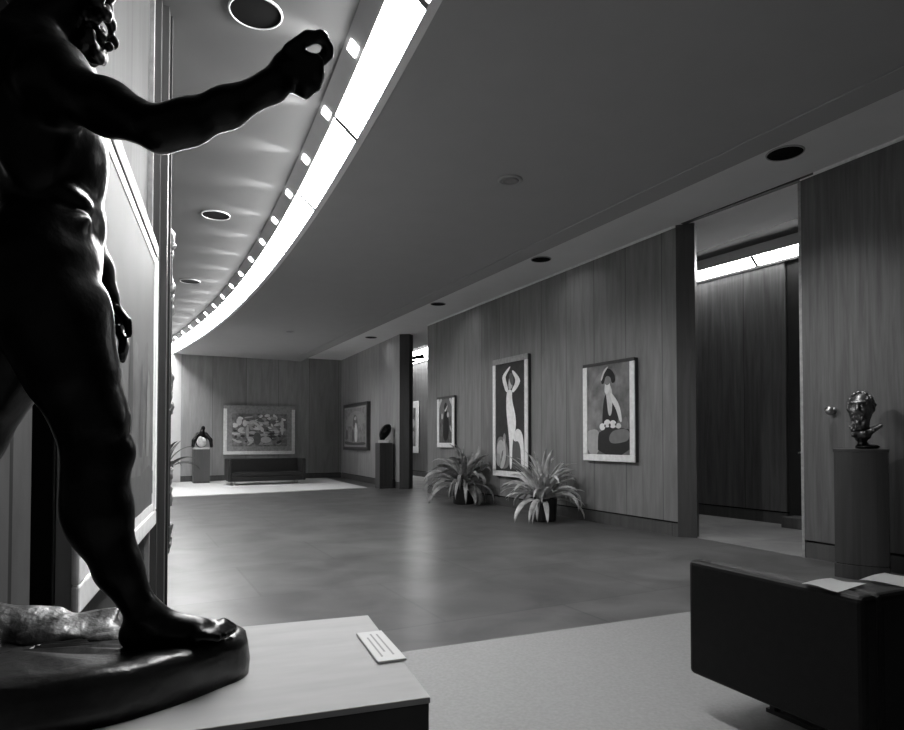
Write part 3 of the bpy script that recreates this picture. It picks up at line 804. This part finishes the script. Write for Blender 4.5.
for c, r, rot in (((-0.40, 0.15, 0.085), (0.10, 0.06, 0.055), (0, 0.2, 0.3)), ((-0.36, 0.10, 0.09), (0.06, 0.05, 0.03), (0, 0, 0)), ((-0.30, 0.12, 0.085), (0.07, 0.05, 0.03), (0.2, 0.1, 0)),
                  ((-0.48, 0.16, 0.09), (0.06, 0.07, 0.06), (0, 0, 0)), ((-0.52, 0.02, 0.085), (0.10, 0.06, 0.025), (0, 0, 0.4)), ((-0.24, 0.06, 0.088), (0.05, 0.04, 0.014), (0, 0, 0))):
    b.ell(c, r, rot, k=0.025)
rr = random.Random(17)
for i in range(16):
    b.ell((rr.uniform(-0.54, -0.24), rr.uniform(0.03, 0.2), rr.uniform(0.08, 0.112)), (rr.uniform(0.03, 0.06), rr.uniform(0.015, 0.035), rr.uniform(0.006, 0.014)), (rr.uniform(-0.4, 0.4), rr.uniform(-0.4, 0.4), rr.uniform(-0.4, 0.6)), k=0.014)
b.build('rough_rocks', 0.006, M['bronze_rock'], st, smooth=1)

B = Blob()
# torso
B.ell((-0.372, 0.03, 1.085), (0.088, 0.125, 0.135), (0, 0.06, 0), k=0.04)         # rib cage
B.ell((-0.352, 0.03, 0.965), (0.078, 0.108, 0.11), k=0.05)
B.ell((-0.315, 0.01, 1.03), (0.064, 0.10, 0.085), k=0.04)
B.ell((-0.345, 0.03, 0.875), (0.080, 0.112, 0.09), k=0.05)                          # belly
B.ell((-0.365, 0.03, 0.810), (0.092, 0.122, 0.085), k=0.05)                         # pelvis
B.ell((-0.432, -0.022, 0.785), (0.060, 0.062, 0.075), k=0.03)                       # glutes
B.ell((-0.440, 0.085, 0.790), (0.060, 0.062, 0.075), k=0.03)
B.ell((-0.305, -0.025, 1.115), (0.035, 0.062, 0.050), (0.2, 0, 0), k=0.03)          # pectorals
B.ell((-0.305, 0.088, 1.125), (0.035, 0.062, 0.050), (-0.2, 0, 0), k=0.03)
B.ell((-0.425, -0.055, 1.10), (0.035, 0.050, 0.10), (0, 0.15, 0), k=0.03)           # back
B.ell((-0.425, 0.115, 1.10), (0.035, 0.050, 0.10), (0, 0.15, 0), k=0.03)
B.ell((-0.355, -0.085, 1.03), (0.060, 0.030, 0.10), k=0.03)                         # flank
B.ell((-0.285, 0.03, 0.975), (0.020, 0.045, 0.04), k=0.02); B.ell((-0.278, 0.03, 0.905), (0.02, 0.045, 0.035), k=0.02)
B.ell((-0.305, -0.055, 0.868), (0.045, 0.030, 0.022), (0, -0.5, 0.3), k=0.015)      # crest of the hip
B.ell((-0.30, -0.04, 0.925), (0.035, 0.028, 0.018), (0, 0.4, 0.3), k=0.015)
# neck, trapezius, head
B.cap((-0.372, 0.03, 1.20), (-0.335, 0.04, 1.36), 0.058, 0.050, k=0.04)
B.cap((-0.400, -0.03, 1.20), (-0.365, 0.02, 1.29), 0.042, 0.040, k=0.04); B.cap((-0.400, 0.09, 1.20), (-0.365, 0.05, 1.29), 0.042, 0.040, k=0.04)
B.cap((-0.350, -0.01, 1.195), (-0.318, -0.10, 1.120), 0.040, 0.050, k=0.04); B.cap((-0.360, 0.07, 1.195), (-0.365, 0.16, 1.160), 0.040, 0.050, k=0.04)
B.ell((-0.335, 0.04, 1.425), (0.082, 0.066, 0.090), k=0.02)
B.ell((-0.300, 0.04, 1.385), (0.055, 0.048, 0.062), k=0.02)
B.ell((-0.252, 0.04, 1.402), (0.020, 0.010, 0.018), (0, 0.5, 0), k=0.01)            # nose
B.ell((-0.268, 0.04, 1.430), (0.016, 0.045, 0.010), k=0.01)                         # brow
B.ell((-0.254, 0.022, 1.417), (0.012, 0.012, 0.009), k=0.004, sub=True); B.ell((-0.254, 0.058, 1.417), (0.012, 0.012, 0.009), k=0.004, sub=True)
B.ell((-0.256, 0.04, 1.368), (0.012, 0.020, 0.006), k=0.006)                        # lips
B.ell((-0.335, -0.026, 1.408), (0.014, 0.010, 0.026), (0, 0.2, 0), k=0.006); B.ell((-0.335, 0.106, 1.408), (0.014, 0.010, 0.026), (0, 0.2, 0), k=0.006)
# right (near) arm, stretched forward
B.ell((-0.312, -0.125, 1.098), (0.058, 0.055, 0.066), (0, 0.3, 0), k=0.035)
B.chain([(-0.305, -0.125, 1.085), (-0.215, -0.195, 1.030), (-0.130, -0.26, 0.976)], [0.050, 0.041, 0.032], k=0.025)
B.ell((-0.230, -0.185, 1.036), (0.065, 0.028, 0.024), (0, 0.5, -0.6), k=0.02)
B.chain([(-0.130, -0.26, 0.977), (-0.090, -0.263, 0.994), (-0.03, -0.268, 1.026), (0.042, -0.27, 1.074)], [0.032, 0.033, 0.029, 0.023], k=0.02)
# right hand: palm, curled fingers, index finger reaching the thumb
B.cap((0.042, -0.27, 1.074), (0.066, -0.27, 1.104), 0.022, 0.022, k=0.02)
B.ell((0.072, -0.270, 1.112), (0.034, 0.018, 0.030), (0, -0.75, 0), k=0.014)
B.chain([(0.070, -0.283, 1.134), (0.098, -0.287, 1.158), (0.122, -0.284, 1.167), (0.135, -0.276, 1.156)], [0.0125, 0.0115, 0.0105, 0.0095], k=0.006)
B.chain([(0.066, -0.252, 1.108), (0.100, -0.256, 1.133), (0.122, -0.262, 1.139), (0.137, -0.268, 1.148)], [0.014, 0.012, 0.0105, 0.0095], k=0.006)
B.chain([(0.088, -0.284, 1.126), (0.113, -0.290, 1.118), (0.117, -0.276, 1.104), (0.098, -0.262, 1.102)], [0.012, 0.0115, 0.011, 0.010], k=0.006)
B.chain([(0.088, -0.282, 1.112), (0.113, -0.286, 1.101), (0.112, -0.274, 1.087), (0.093, -0.260, 1.090)], [0.012, 0.0115, 0.011, 0.010], k=0.006)
B.chain([(0.082, -0.278, 1.096), (0.099, -0.280, 1.083), (0.097, -0.270, 1.073), (0.083, -0.259, 1.080)], [0.0115, 0.011, 0.010, 0.009], k=0.006)
# left (far) arm, hanging
B.ell((-0.368, 0.175, 1.130), (0.056, 0.055, 0.062), k=0.035)
B.chain([(-0.372, 0.18, 1.12), (-0.350, 0.205, 1.00), (-0.335, 0.215, 0.925)], [0.050, 0.042, 0.038], k=0.03)
B.chain([(-0.335, 0.215, 0.925), (-0.310, 0.21, 0.860), (-0.278, 0.20, 0.795)], [0.039, 0.036, 0.023], k=0.025)
B.ell((-0.266, 0.20, 0.752), (0.022, 0.016, 0.036), (0, -0.25, 0), k=0.015)
for i, (dy, ln) in enumerate(((0.020, 0.060), (0.007, 0.068), (-0.006, 0.064), (-0.018, 0.052))):
    y = 0.20 + dy * 0.9
    B.chain([(-0.258, y, 0.725), (-0.246, y, 0.725 - ln * 0.5), (-0.250, y - 0.002, 0.725 - ln)], [0.0095, 0.0088, 0.008], k=0.005)
B.chain([(-0.256, 0.178, 0.765), (-0.236, 0.170, 0.738), (-0.232, 0.172, 0.712)], [0.011, 0.0095, 0.0085], k=0.006)
# right (near) leg, forward and straight
B.chain([(-0.352, -0.035, 0.790), (-0.330, -0.040, 0.700), (-0.298, -0.037, 0.610), (-0.268, -0.033, 0.520)], [0.095, 0.086, 0.072, 0.058], k=0.04)
B.ell((-0.278, -0.040, 0.66), (0.036, 0.040, 0.10), (0, 0.22, 0), k=0.03)
B.cap((-0.262, -0.033, 0.520), (-0.256, -0.03, 0.440), 0.060, 0.050, k=0.03)
B.ell((-0.212, -0.032, 0.460), (0.022, 0.028, 0.030), k=0.015)                      # kneecap
B.ell((-0.236, -0.060, 0.505), (0.030, 0.024, 0.034), k=0.015)
B.chain([(-0.256, -0.03, 0.440), (-0.248, -0.03, 0.350), (-0.218, -0.03, 0.240), (-0.176, -0.03, 0.155)], [0.052, 0.050, 0.037, 0.030], k=0.03)
B.ell((-0.272, -0.03, 0.350), (0.040, 0.046, 0.085), (0, -0.15, 0), k=0.03)
B.ell((-0.172, -0.058, 0.148), (0.014, 0.012, 0.014), k=0.01)
B.cap((-0.182, -0.03, 0.118), (-0.168, -0.03, 0.150), 0.030, 0.028, k=0.015)
B.cap((-0.160, -0.03, 0.135), (-0.072, -0.032, 0.110), 0.032, 0.020, k=0.02)
B.cap((-0.188, -0.03, 0.112), (-0.075, -0.035, 0.108), 0.024, 0.024, k=0.02)
for i, (yy, xe, r) in enumerate(((-0.005, -0.014, 0.0125), (-0.022, -0.016, 0.010), (-0.037, -0.022, 0.0095), (-0.051, -0.030, 0.009), (-0.064, -0.041, 0.0085))):
    B.chain([(-0.075, yy * 0.8 - 0.006, 0.108), (xe - 0.018, yy, 0.111 - i * 0.001), (xe, yy, 0.101)], [0.016, r, r * 0.9], k=0.006)
# left (far) leg, pushing off behind
B.chain([(-0.385, 0.095, 0.790), (-0.440, 0.10, 0.650), (-0.505, 0.10, 0.480)], [0.098, 0.086, 0.062], k=0.04)
B.chain([(-0.505, 0.10, 0.480), (-0.540, 0.10, 0.400), (-0.600, 0.10, 0.300), (-0.668, 0.10, 0.175)], [0.060, 0.054, 0.046, 0.030], k=0.03)
B.ell((-0.588, 0.10, 0.355), (0.042, 0.044, 0.085), (0, 0.45, 0), k=0.03)
B.cap((-0.680, 0.10, 0.140), (-0.668, 0.10, 0.175), 0.030, 0.030, k=0.02)
B.cap((-0.690, 0.10, 0.112), (-0.575, 0.10, 0.108), 0.026, 0.024, k=0.02); B.cap((-0.660, 0.10, 0.150), (-0.575, 0.10, 0.112), 0.030, 0.020, k=0.02)
for yy, xe in ((0.075, -0.515), (0.090, -0.513), (0.104, -0.518), (0.117, -0.526), (0.129, -0.536)):
    B.chain([(-0.58, 0.1 + (yy - 0.1) * 0.8, 0.106), (xe - 0.018, yy, 0.108), (xe, yy, 0.100)], [0.016, 0.010, 0.009], k=0.006)
B.build('figure', 0.0058, M['bronze'], st, smooth=3)
# hair and beard: clusters of curls
H = Blob()
rh = random.Random(5)
for i in range(46):
    a1 = rh.uniform(-1.0, 1.0) * math.pi; e = rh.uniform(-0.25, 1.5)
    if abs(a1) < 0.9 and e < 0.75: continue
    n = Vector((math.cos(a1) * math.cos(e), math.sin(a1) * math.cos(e), math.sin(e)))
    c = Vector((-0.342, 0.04, 1.425)) + Vector((n.x * 0.086, n.y * 0.072, n.z * 0.096))
    H.ell(c, (rh.uniform(0.018, 0.028),) * 3, k=0.010)
for i in range(26):                                                                  # nape
    H.ell((rh.uniform(-0.412, -0.378), 0.04 + rh.uniform(-0.05, 0.05), rh.uniform(1.29, 1.40)), (rh.uniform(0.016, 0.024),) * 3, k=0.010)
for i in range(110):                                                                  # beard
    z = rh.uniform(1.235, 1.365); f = (1.365 - z) / 0.13
    H.ell((rh.uniform(-0.315, -0.262 + 0.012 * math.sin(f * 3)), 0.04 + rh.uniform(-0.045, 0.045) * (1 - 0.5 * f), z), (rh.uniform(0.007, 0.012), rh.uniform(0.007, 0.012), rh.uniform(0.009, 0.018)), k=0.004)
H.build('hair_and_beard', 0.005, M['bronze_rough'], st, smooth=1)

# plaque on the pedestal
lp = thing('caption_plaque', 'small pale caption plaque lying on the right end of the broad pedestal', 'plaque', (-0.167, 1.474, 0.7205), math.atan2(1.391 - 1.592, -0.103 + 0.18))
obj('plate', bx(-0.108, 0.108, -0.032, 0.032, 0, 0.006), M['plaque'], lp, bevel=0.002)
for i, (yy, l0, l1) in enumerate(((0.012, -0.08, 0.075), (-0.002, -0.085, 0.05), (-0.015, -0.06, 0.08))):
    obj('text_line', bx(l0, l1, yy - 0.002, yy + 0.002, 0.0058, 0.0064), M['plaque_line'], lp)

# ------------------------------------------------------------------ sofas
def sofa(label, loc, a, L, D, Ht, body_z, lm, arm=0.09, seat_h=0.40, ncush=3, legm='steel', inset=0.12, lx=0.16):
    """local x along the length, local -y is the open front, z up; back along +y"""
    t = thing('sofa', label, 'sofa', loc, a)
    bv = 0.022
    obj('armrest', bx(0, arm, 0, D, body_z, Ht), lm, t, bevel=bv, segs=3)
    obj('armrest', bx(L - arm, L, 0, D, body_z, Ht), lm, t, bevel=bv, segs=3)
    obj('backrest', bx(arm, L - arm, D - 0.15, D, body_z, Ht), lm, t, bevel=bv, segs=3)
    obj('seat_base', bx(arm, L - arm, 0.005, D - 0.15, body_z, body_z + 0.12), lm, t, bevel=0.01)
    n = ncush; w = (L - 2 * arm) / n
    for i in range(n):
        obj('seat_cushion', bx(arm + w * i + 0.004, arm + w * (i + 1) - 0.004, 0.0, D - 0.155, body_z + 0.12, seat_h), lm, t, bevel=0.03, segs=3)
    for x in (lx, L - lx):
        bm = bmesh.new()
        for y in (inset, D - inset): box(bm, x - 0.02, x + 0.02, y - 0.012, y + 0.012, 0.0125, body_z)
        box(bm, x - 0.02, x + 0.02, inset - 0.03, D - inset + 0.03, 0.0125, 0.03)
        obj('leg', bm, M[legm], t)
    return t
# near sofa: its arm panel faces us, its back runs out of the picture to the right
aS = math.atan2(0.433, 0.901)
# corner A (far end of the arm) and B (near end); back side is the near long side
Bc = Vector((1.352, 2.106)); Ac = Bc + Vector((-0.412, 0.911)) * 0.76
sofa('black leather sofa cut off by the right edge of the picture, papers on its corner', (Ac.x + 0.901 * 2.1, Ac.y + 0.433 * 2.1, 0), aS + math.pi, 2.1, 0.76, 0.675, 0.18, M['leather'], legm='track', inset=0.18, lx=0.32)
aF = af
sofa('low dark sofa under the wide painting on the far wall', (-5.80, 16.42, 0), aF, 2.02, 0.76, 0.70, 0.11, M['leather_far'], seat_h=0.34, ncush=1)

# papers on the near sofa corner
def sheet(nm, label, pts, z, sag=None, cat='paper'):
    t = thing(nm, label, cat, (pts[0][0], pts[0][1], z))
    P0 = Vector((pts[0][0], pts[0][1], 0))
    bm = bmesh.new()
    n = 6
    grid = []
    A_, B_, C_, D_ = [Vector((p[0], p[1], 0)) - P0 for p in pts]
    for i in range(n + 1):
        row = []
        for j in range(n + 1):
            u, v = i / n, j / n
            p = (A_ * (1 - u) + B_ * u) * (1 - v) + (D_ * (1 - u) + C_ * u) * v
            p.z = 0.004 * math.sin(u * 5 + v * 3) + 0.004 + (sag(u, v) if sag else 0)
            row.append(bm.verts.new(p))
        grid.append(row)
    for i in range(n):
        for j in range(n): bm.faces.new((grid[i][j], grid[i + 1][j], grid[i + 1][j + 1], grid[i][j + 1]))
    bmesh.ops.solidify(bm, geom=bm.faces[:], thickness=0.0015)
    obj('page', bm, M['paper'], t, smooth=True)
    return t, P0, (A_, B_, C_, D_)

# ------------------------------------------------------------------ bust on a curved pedestal
bp = Vector((3.53, 5.47)); ab = math.atan2(-0.893, 0.45); abp = -0.62
t = thing('pedestal', 'dark bow-fronted pedestal beside the right wall carrying the bearded bust', 'pedestal', (bp.x, bp.y, 0), abp)
def bow(w, d, bulge, n=14):
    pts = [(w / 2, d), (-w / 2, d)]
    for i in range(n + 1):
        x = -w / 2 + w * i / n
        pts.append((x, -bulge * (1 - (2 * x / w) ** 2)))
    return pts
obj('plinth', pr(bow(0.405, 0.33, 0.05), 0, 0.12), M['ped_wood'], t, bevel=0.004)
obj('shaft', pr(bow(0.395, 0.325, 0.048), 0.128, 1.095), M['ped_wood'], t)
obj('shadow_gap', pr(bow(0.375, 0.315, 0.04), 0.119, 0.129), M['groove'], t)
obj('cap', pr(bow(0.41, 0.335, 0.053), 1.095, 1.122), M['ped_wood'], t, bevel=0.003)

t = thing('bronze_bust', 'small bronze bust of a bearded man on the bow-fronted pedestal', 'bust', (bp.x + 0.09, bp.y + 0.12, 1.122), -2.35)
# local +x is where the face looks
b = Blob()
b.ell((-0.01, 0, 0.372), (0.118, 0.096, 0.122), k=0.03).ell((0.045, 0, 0.30), (0.080, 0.074, 0.090), k=0.04)       # skull, jaw
b.ell((0.100, 0, 0.405), (0.026, 0.064, 0.018), k=0.02).cap((0.112, 0, 0.392), (0.140, 0, 0.345), 0.010, 0.017, k=0.014)   # brow, nose
for s in (-1, 1):
    b.ell((0.122, 0.034 * s, 0.378), (0.022, 0.019, 0.013), k=0.010, sub=True).ell((0.100, 0.034 * s, 0.377), (0.014, 0.013, 0.010), k=0.004)
    b.ell((0.088, 0.050 * s, 0.342), (0.026, 0.024, 0.024), k=0.025).ell((-0.012, 0.096 * s, 0.358), (0.020, 0.011, 0.034), k=0.008)
    b.cap((0.132, 0.006 * s, 0.322), (0.112, 0.046 * s, 0.304), 0.013, 0.008, k=0.008)
b.ell((0.122, 0, 0.302), (0.010, 0.020, 0.006), k=0.005)
rbst = random.Random(2)
b.cap((-0.005, 0, 0.28), (-0.015, 0, 0.10), 0.066, 0.052, k=0.03)
b.build('head', 0.005, M['bronze_pale'], t, smooth=1)
b = Blob()
for i in range(40):
    z = rbst.uniform(0.185, 0.285); f = (0.285 - z) / 0.10
    yy = rbst.uniform(-0.062, 0.062) * (1 - 0.4 * f)
    b.ell((0.112 - 6.0 * yy * yy - 0.016 * f + rbst.uniform(-0.016, 0.004), yy, z), (rbst.uniform(0.009, 0.015), rbst.uniform(0.008, 0.013), rbst.uniform(0.014, 0.026)), k=0.009)
for i in range(90):
    a1 = rbst.uniform(0.85, 5.43); e = rbst.uniform(-0.35, 1.45)
    if e < 0.5 and (a1 < 1.35 or a1 > 4.93): continue
    b.ell((-0.01 + 0.118 * math.cos(a1) * math.cos(e), 0.097 * math.sin(a1) * math.cos(e), 0.373 + 0.124 * math.sin(e)), (rbst.uniform(0.010, 0.019),) * 3, k=0.012)
b.build('hair_and_beard', 0.005, M['bronze_pale'], t, smooth=1)
b = Blob()
b.ell((0.0, 0.0, 0.135), (0.062, 0.075, 0.055), k=0.03).cap((0.02, 0.04, 0.14), (0.035, 0.150, 0.200), 0.038, 0.016, k=0.03).cap((0.04, -0.03, 0.15), (0.045, -0.075, 0.195), 0.030, 0.014, k=0.02)
for i in range(12): b.ell((rbst.uniform(0.0, 0.07), rbst.uniform(-0.06, 0.11), rbst.uniform(0.10, 0.17)), (rbst.uniform(0.010, 0.022),) * 3, k=0.014)
b.build('collar', 0.005, M['bronze_pale'], t, smooth=1)
b = Blob(); b.cap((0, 0.01, 0.04), (0, 0.0, 0.12), 0.034, 0.045, k=0.03).ell((0.0, 0.045, 0.018), (0.060, 0.095, 0.024), k=0.03)
b.build('socle', 0.006, M['bronze'], t, floor=0.001)

o = thing('door_knob', 'small round metal knob on the right wall left of the bust', 'knob', (3.60 + 0.45 * 0.31, 6.47 - 0.893 * 0.31, 1.49), ab)
bm = bmesh.new()
prof = [(0.001, 0.0), (0.030, 0.0), (0.030, 0.008), (0.014, 0.012), (0.013, 0.03), (0.028, 0.038), (0.042, 0.055), (0.044, 0.07), (0.036, 0.086), (0.018, 0.096), (0.001, 0.098)]
lathe(bm, prof, 24)
bmesh.ops.rotate(bm, verts=bm.verts[:], cent=(0, 0, 0), matrix=Matrix.Rotation(math.radians(90), 3, 'X'))
obj('knob_ball', bm, M['steel'], o, smooth=True)

# ------------------------------------------------------------------ sculptures at the far end
def square_ped(label, x, y, a, w, d, h, lm):
    t = thing('pedestal', label, 'pedestal', (x, y, 0.0125 if x < -5 else 0.0), a)
    obj('plinth', bx(-w / 2, w / 2, -d / 2, d / 2, 0, 0.06), M['frame_dark'], t)
    obj('shaft', bx(-w / 2, w / 2, -d / 2, d / 2, 0.06, h), lm, t, bevel=0.004)
    return t
square_ped('tall square pedestal at the far left carrying a hunched sculpture', -6.99, 17.62, af, 0.42, 0.42, 0.93, M['ped_far'])
t = thing('sculpture', 'hunched dark sculpture on the far left pedestal beside the white wall', 'sculpture', (-6.99, 17.62, 0.943), af)
b = Blob()
b.ell((0.0, 0.05, 0.25), (0.16, 0.10, 0.22), k=0.05).ell((0.02, 0.0, 0.47), (0.07, 0.08, 0.09), k=0.04).ell((0.05, 0.0, 0.585), (0.055, 0.055, 0.07), k=0.03)
b.chain([(-0.08, 0.0, 0.42), (-0.20, -0.06, 0.24), (-0.22, -0.10, 0.08)], [0.055, 0.05, 0.045]).chain([(0.12, 0.0, 0.42), (0.24, -0.06, 0.26), (0.26, -0.10, 0.08)], [0.055, 0.05, 0.045])
b.build('hunched_body', 0.012, M['bronze'], t, floor=0.045)
b = Blob(); b.ell((0.0, -0.10, 0.20), (0.13, 0.07, 0.14), k=0.03).ell((-0.04, -0.13, 0.30), (0.05, 0.05, 0.06), k=0.03).ell((0.07, -0.14, 0.24), (0.05, 0.05, 0.06), k=0.03)
b.build('inner_form', 0.012, M['stone'], t, floor=0.045)
obj('sculpture_base', bx(-0.20, 0.20, -0.17, 0.17, 0.0, 0.05), M['stone'], t, bevel=0.006)

square_ped('tall dark pedestal at the far dark post carrying an egg-shaped head', -1.70, 15.80, afr, 0.34, 0.34, 1.13, M['ped_wood'])
t = thing('sculpture', 'tilted dark egg-shaped head on a pale block beside the far dark post', 'sculpture', (-1.70, 15.80, 1.13), 0.0)
obj('sculpture_base', bx(-0.13, 0.13, -0.13, 0.13, 0.0, 0.07), M['stone'], t, bevel=0.008)
b = Blob(); b.ell((0.03, 0, 0.28), (0.125, 0.115, 0.215), (0, 0.55, 0), k=0.02).cap((-0.05, 0, 0.06), (-0.03, 0, 0.16), 0.055, 0.05, k=0.05)
b.ell((-0.02, -0.09, 0.33), (0.02, 0.03, 0.09), (0, 0.5, 0), k=0.02)
b.build('egg_head', 0.010, M['bronze'], t, floor=0.065)
o = obj('low_box', bx(0, 0.20, -0.20, -0.02, 0, 0.22), M['ped_wood'], bevel=0.005, loc=(-1.40, 16.03, 0), rotz=afr)
tag(o, 'low dark box on the floor between the far pedestal and the dark post', 'box')
# lamp heads in the gap beside the far post
for i, (x, y, z, s) in enumerate(((-0.98, 18.4, 3.62, 1.0), (-1.20, 18.6, 3.50, 0.7))):
    t = thing('track_spotlight', 'dark spotlight head against the glow in the far gap, ' + ('larger, upper right' if i == 0 else 'smaller, lower left'), 'lamp', (x, y, z), 0.3, 'spotlights in the far gap')
    bm = bmesh.new(); tube(bm, [(-0.16 * s, 0, -0.03), (0.16 * s, 0, 0.03)], [0.05 * s, 0.065 * s], 14)
    obj('lamp_head', bm, M['track'], t, smooth=True)
    if i == 0:
        ld = bpy.data.lights.new('lamp_beam', 'SPOT')
        ld.energy = 130; ld.spot_size = math.radians(110); ld.spot_blend = 0.9; ld.shadow_soft_size = 0.05
        lo_ = link(bpy.data.objects.new('lamp_beam', ld), t)
        lo_.location = (0.22, 0, -0.03)
        lo_.rotation_euler = Vector((0.35, 0.9, -0.55)).to_track_quat('-Z', 'Y').to_euler()
    bm = bmesh.new(); tube(bm, [(0, 0, 0.0), (0, 0, 4.05 - z)], 0.012, 8)
    obj('stem', bm, M['track'], t, smooth=True)

# ------------------------------------------------------------------ potted plants
def plant(label, x, y, rad, hgt, pot_r, pot_h, nleaf, seed, lm, pot_square=False, wid=0.055, droop=1.0, plane=None):
    t = thing('potted_plant', label, 'plant', (x, y, 0.0125 if y > 15 else 0.0), 0.0)
    bm = bmesh.new()
    lathe(bm, [(pot_r * 0.82, 0.0), (pot_r * 0.9, 0.02), (pot_r, pot_h), (pot_r * 0.9, pot_h), (pot_r * 0.88, pot_h - 0.04)], 28)
    obj('pot', bm, M['pot'], t, smooth=False)
    bm = bmesh.new(); lathe(bm, [(pot_r * 0.87, pot_h - 0.06), (pot_r * 0.87, pot_h - 0.035), (0.001, pot_h - 0.02)], 24)
    obj('soil', bm, M['soil'], t)
    r = random.Random(seed)
    bm = bmesh.new()
    for i in range(nleaf):
        a = 2 * math.pi * (i * 0.618034) + r.uniform(-0.3, 0.3)
        f = (i + 0.5) / nleaf
        el = math.radians(88 - 78 * f + r.uniform(-22, 22))
        L = rad * r.uniform(0.95, 1.4) * (0.85 + 0.35 * (1 - abs(f - 0.5)))
        d = Vector((math.cos(a), math.sin(a), 0)); side = Vector((-d.y, d.x, 0))
        p = Vector((d.x * pot_r * 0.3 * r.random(), d.y * pot_r * 0.3 * r.random(), pot_h - 0.03)); n = 10
        th = el; W_ = wid * r.uniform(0.7, 1.25)
        rows = []
        tw = r.uniform(-0.9, 0.9); dr_ = droop * r.uniform(0.45, 1.35)
        for k in range(n + 1):
            s = k / n
            w = W_ * (math.sin(math.pi * min(1, s * 0.88 + 0.12)) ** 0.7) * (1 if s < 0.98 else 0.1)
            up = Vector((-d.x * math.sin(th), -d.y * math.sin(th), math.cos(th)))
            sd_ = (side * math.cos(tw * s) + up * math.sin(tw * s))
            rows.append([bm.verts.new(p - sd_ * w * 0.5 + up * w * 0.12), bm.verts.new(p), bm.verts.new(p + sd_ * w * 0.5 + up * w * 0.12)])
            p = p + (d * math.cos(th) + Vector((0, 0, 1)) * math.sin(th)) * (L / n)
            if p.z < 0.03: p.z = 0.03
            if plane:                       # leaves bend along the wall instead of entering it
                over = plane[0] * (p.x + x) + plane[1] * (p.y + y) - plane[2]
                if over > 0: p -= Vector((plane[0], plane[1], 0)) * over
            th -= dr_ * (0.06 + 0.32 * s) * (0.55 + 0.7 * f)
        for A_, B_ in zip(rows, rows[1:]):
            bm.faces.new((A_[0], A_[1], B_[1], B_[0])); bm.faces.new((A_[1], A_[2], B_[2], B_[1]))
    o = obj('foliage', bm, lm, t, smooth=True)
    sl = o.modifiers.new('solid', 'SOLIDIFY'); sl.thickness = 0.003
    return t
plant('large potted plant with arching strap leaves in front of the tall painting', 1.355, 9.42, 0.54, 1.1, 0.21, 0.34, 88, 21, M['leaf'], wid=0.070, droop=0.95, plane=(0.888, 0.46, 5.99))
plant('potted plant with mottled drooping leaves in front of the small narrow picture', 0.22, 11.95, 0.62, 1.0, 0.22, 0.36, 80, 7, M['leaf2'], wid=0.09, droop=1.15, plane=(0.888, 0.46, 5.99))
plant('tall leafy plant in the far left corner against the white wall', -7.55, 16.6, 0.75, 1.4, 0.20, 0.45, 18, 3, M['leaf_dark'], wid=0.13, droop=0.9, plane=(-0.86, 0.506, 15.75))

# papers lie on the top of the near sofa's arm and back corner
dA = Vector((0.412, -0.911)); dB = Vector((0.911, 0.412))
def sp(a, b_): q_ = Ac + dA * a + dB * b_; return (q_.x, q_.y)
t, P0, qd = sheet('paper_sheet', 'white paper sheet lying over the corner of the black sofa', [sp(0.545, 0.004), sp(0.675, 0.012), sp(0.655, 0.20), sp(0.53, 0.19)], 0.676)
t, P0, qd = sheet('paper_sheet', 'folded leaflet on the sofa back at the right edge of the picture', [sp(0.60, 0.24), sp(0.74, 0.30), sp(0.70, 0.52), sp(0.56, 0.46)], 0.678)
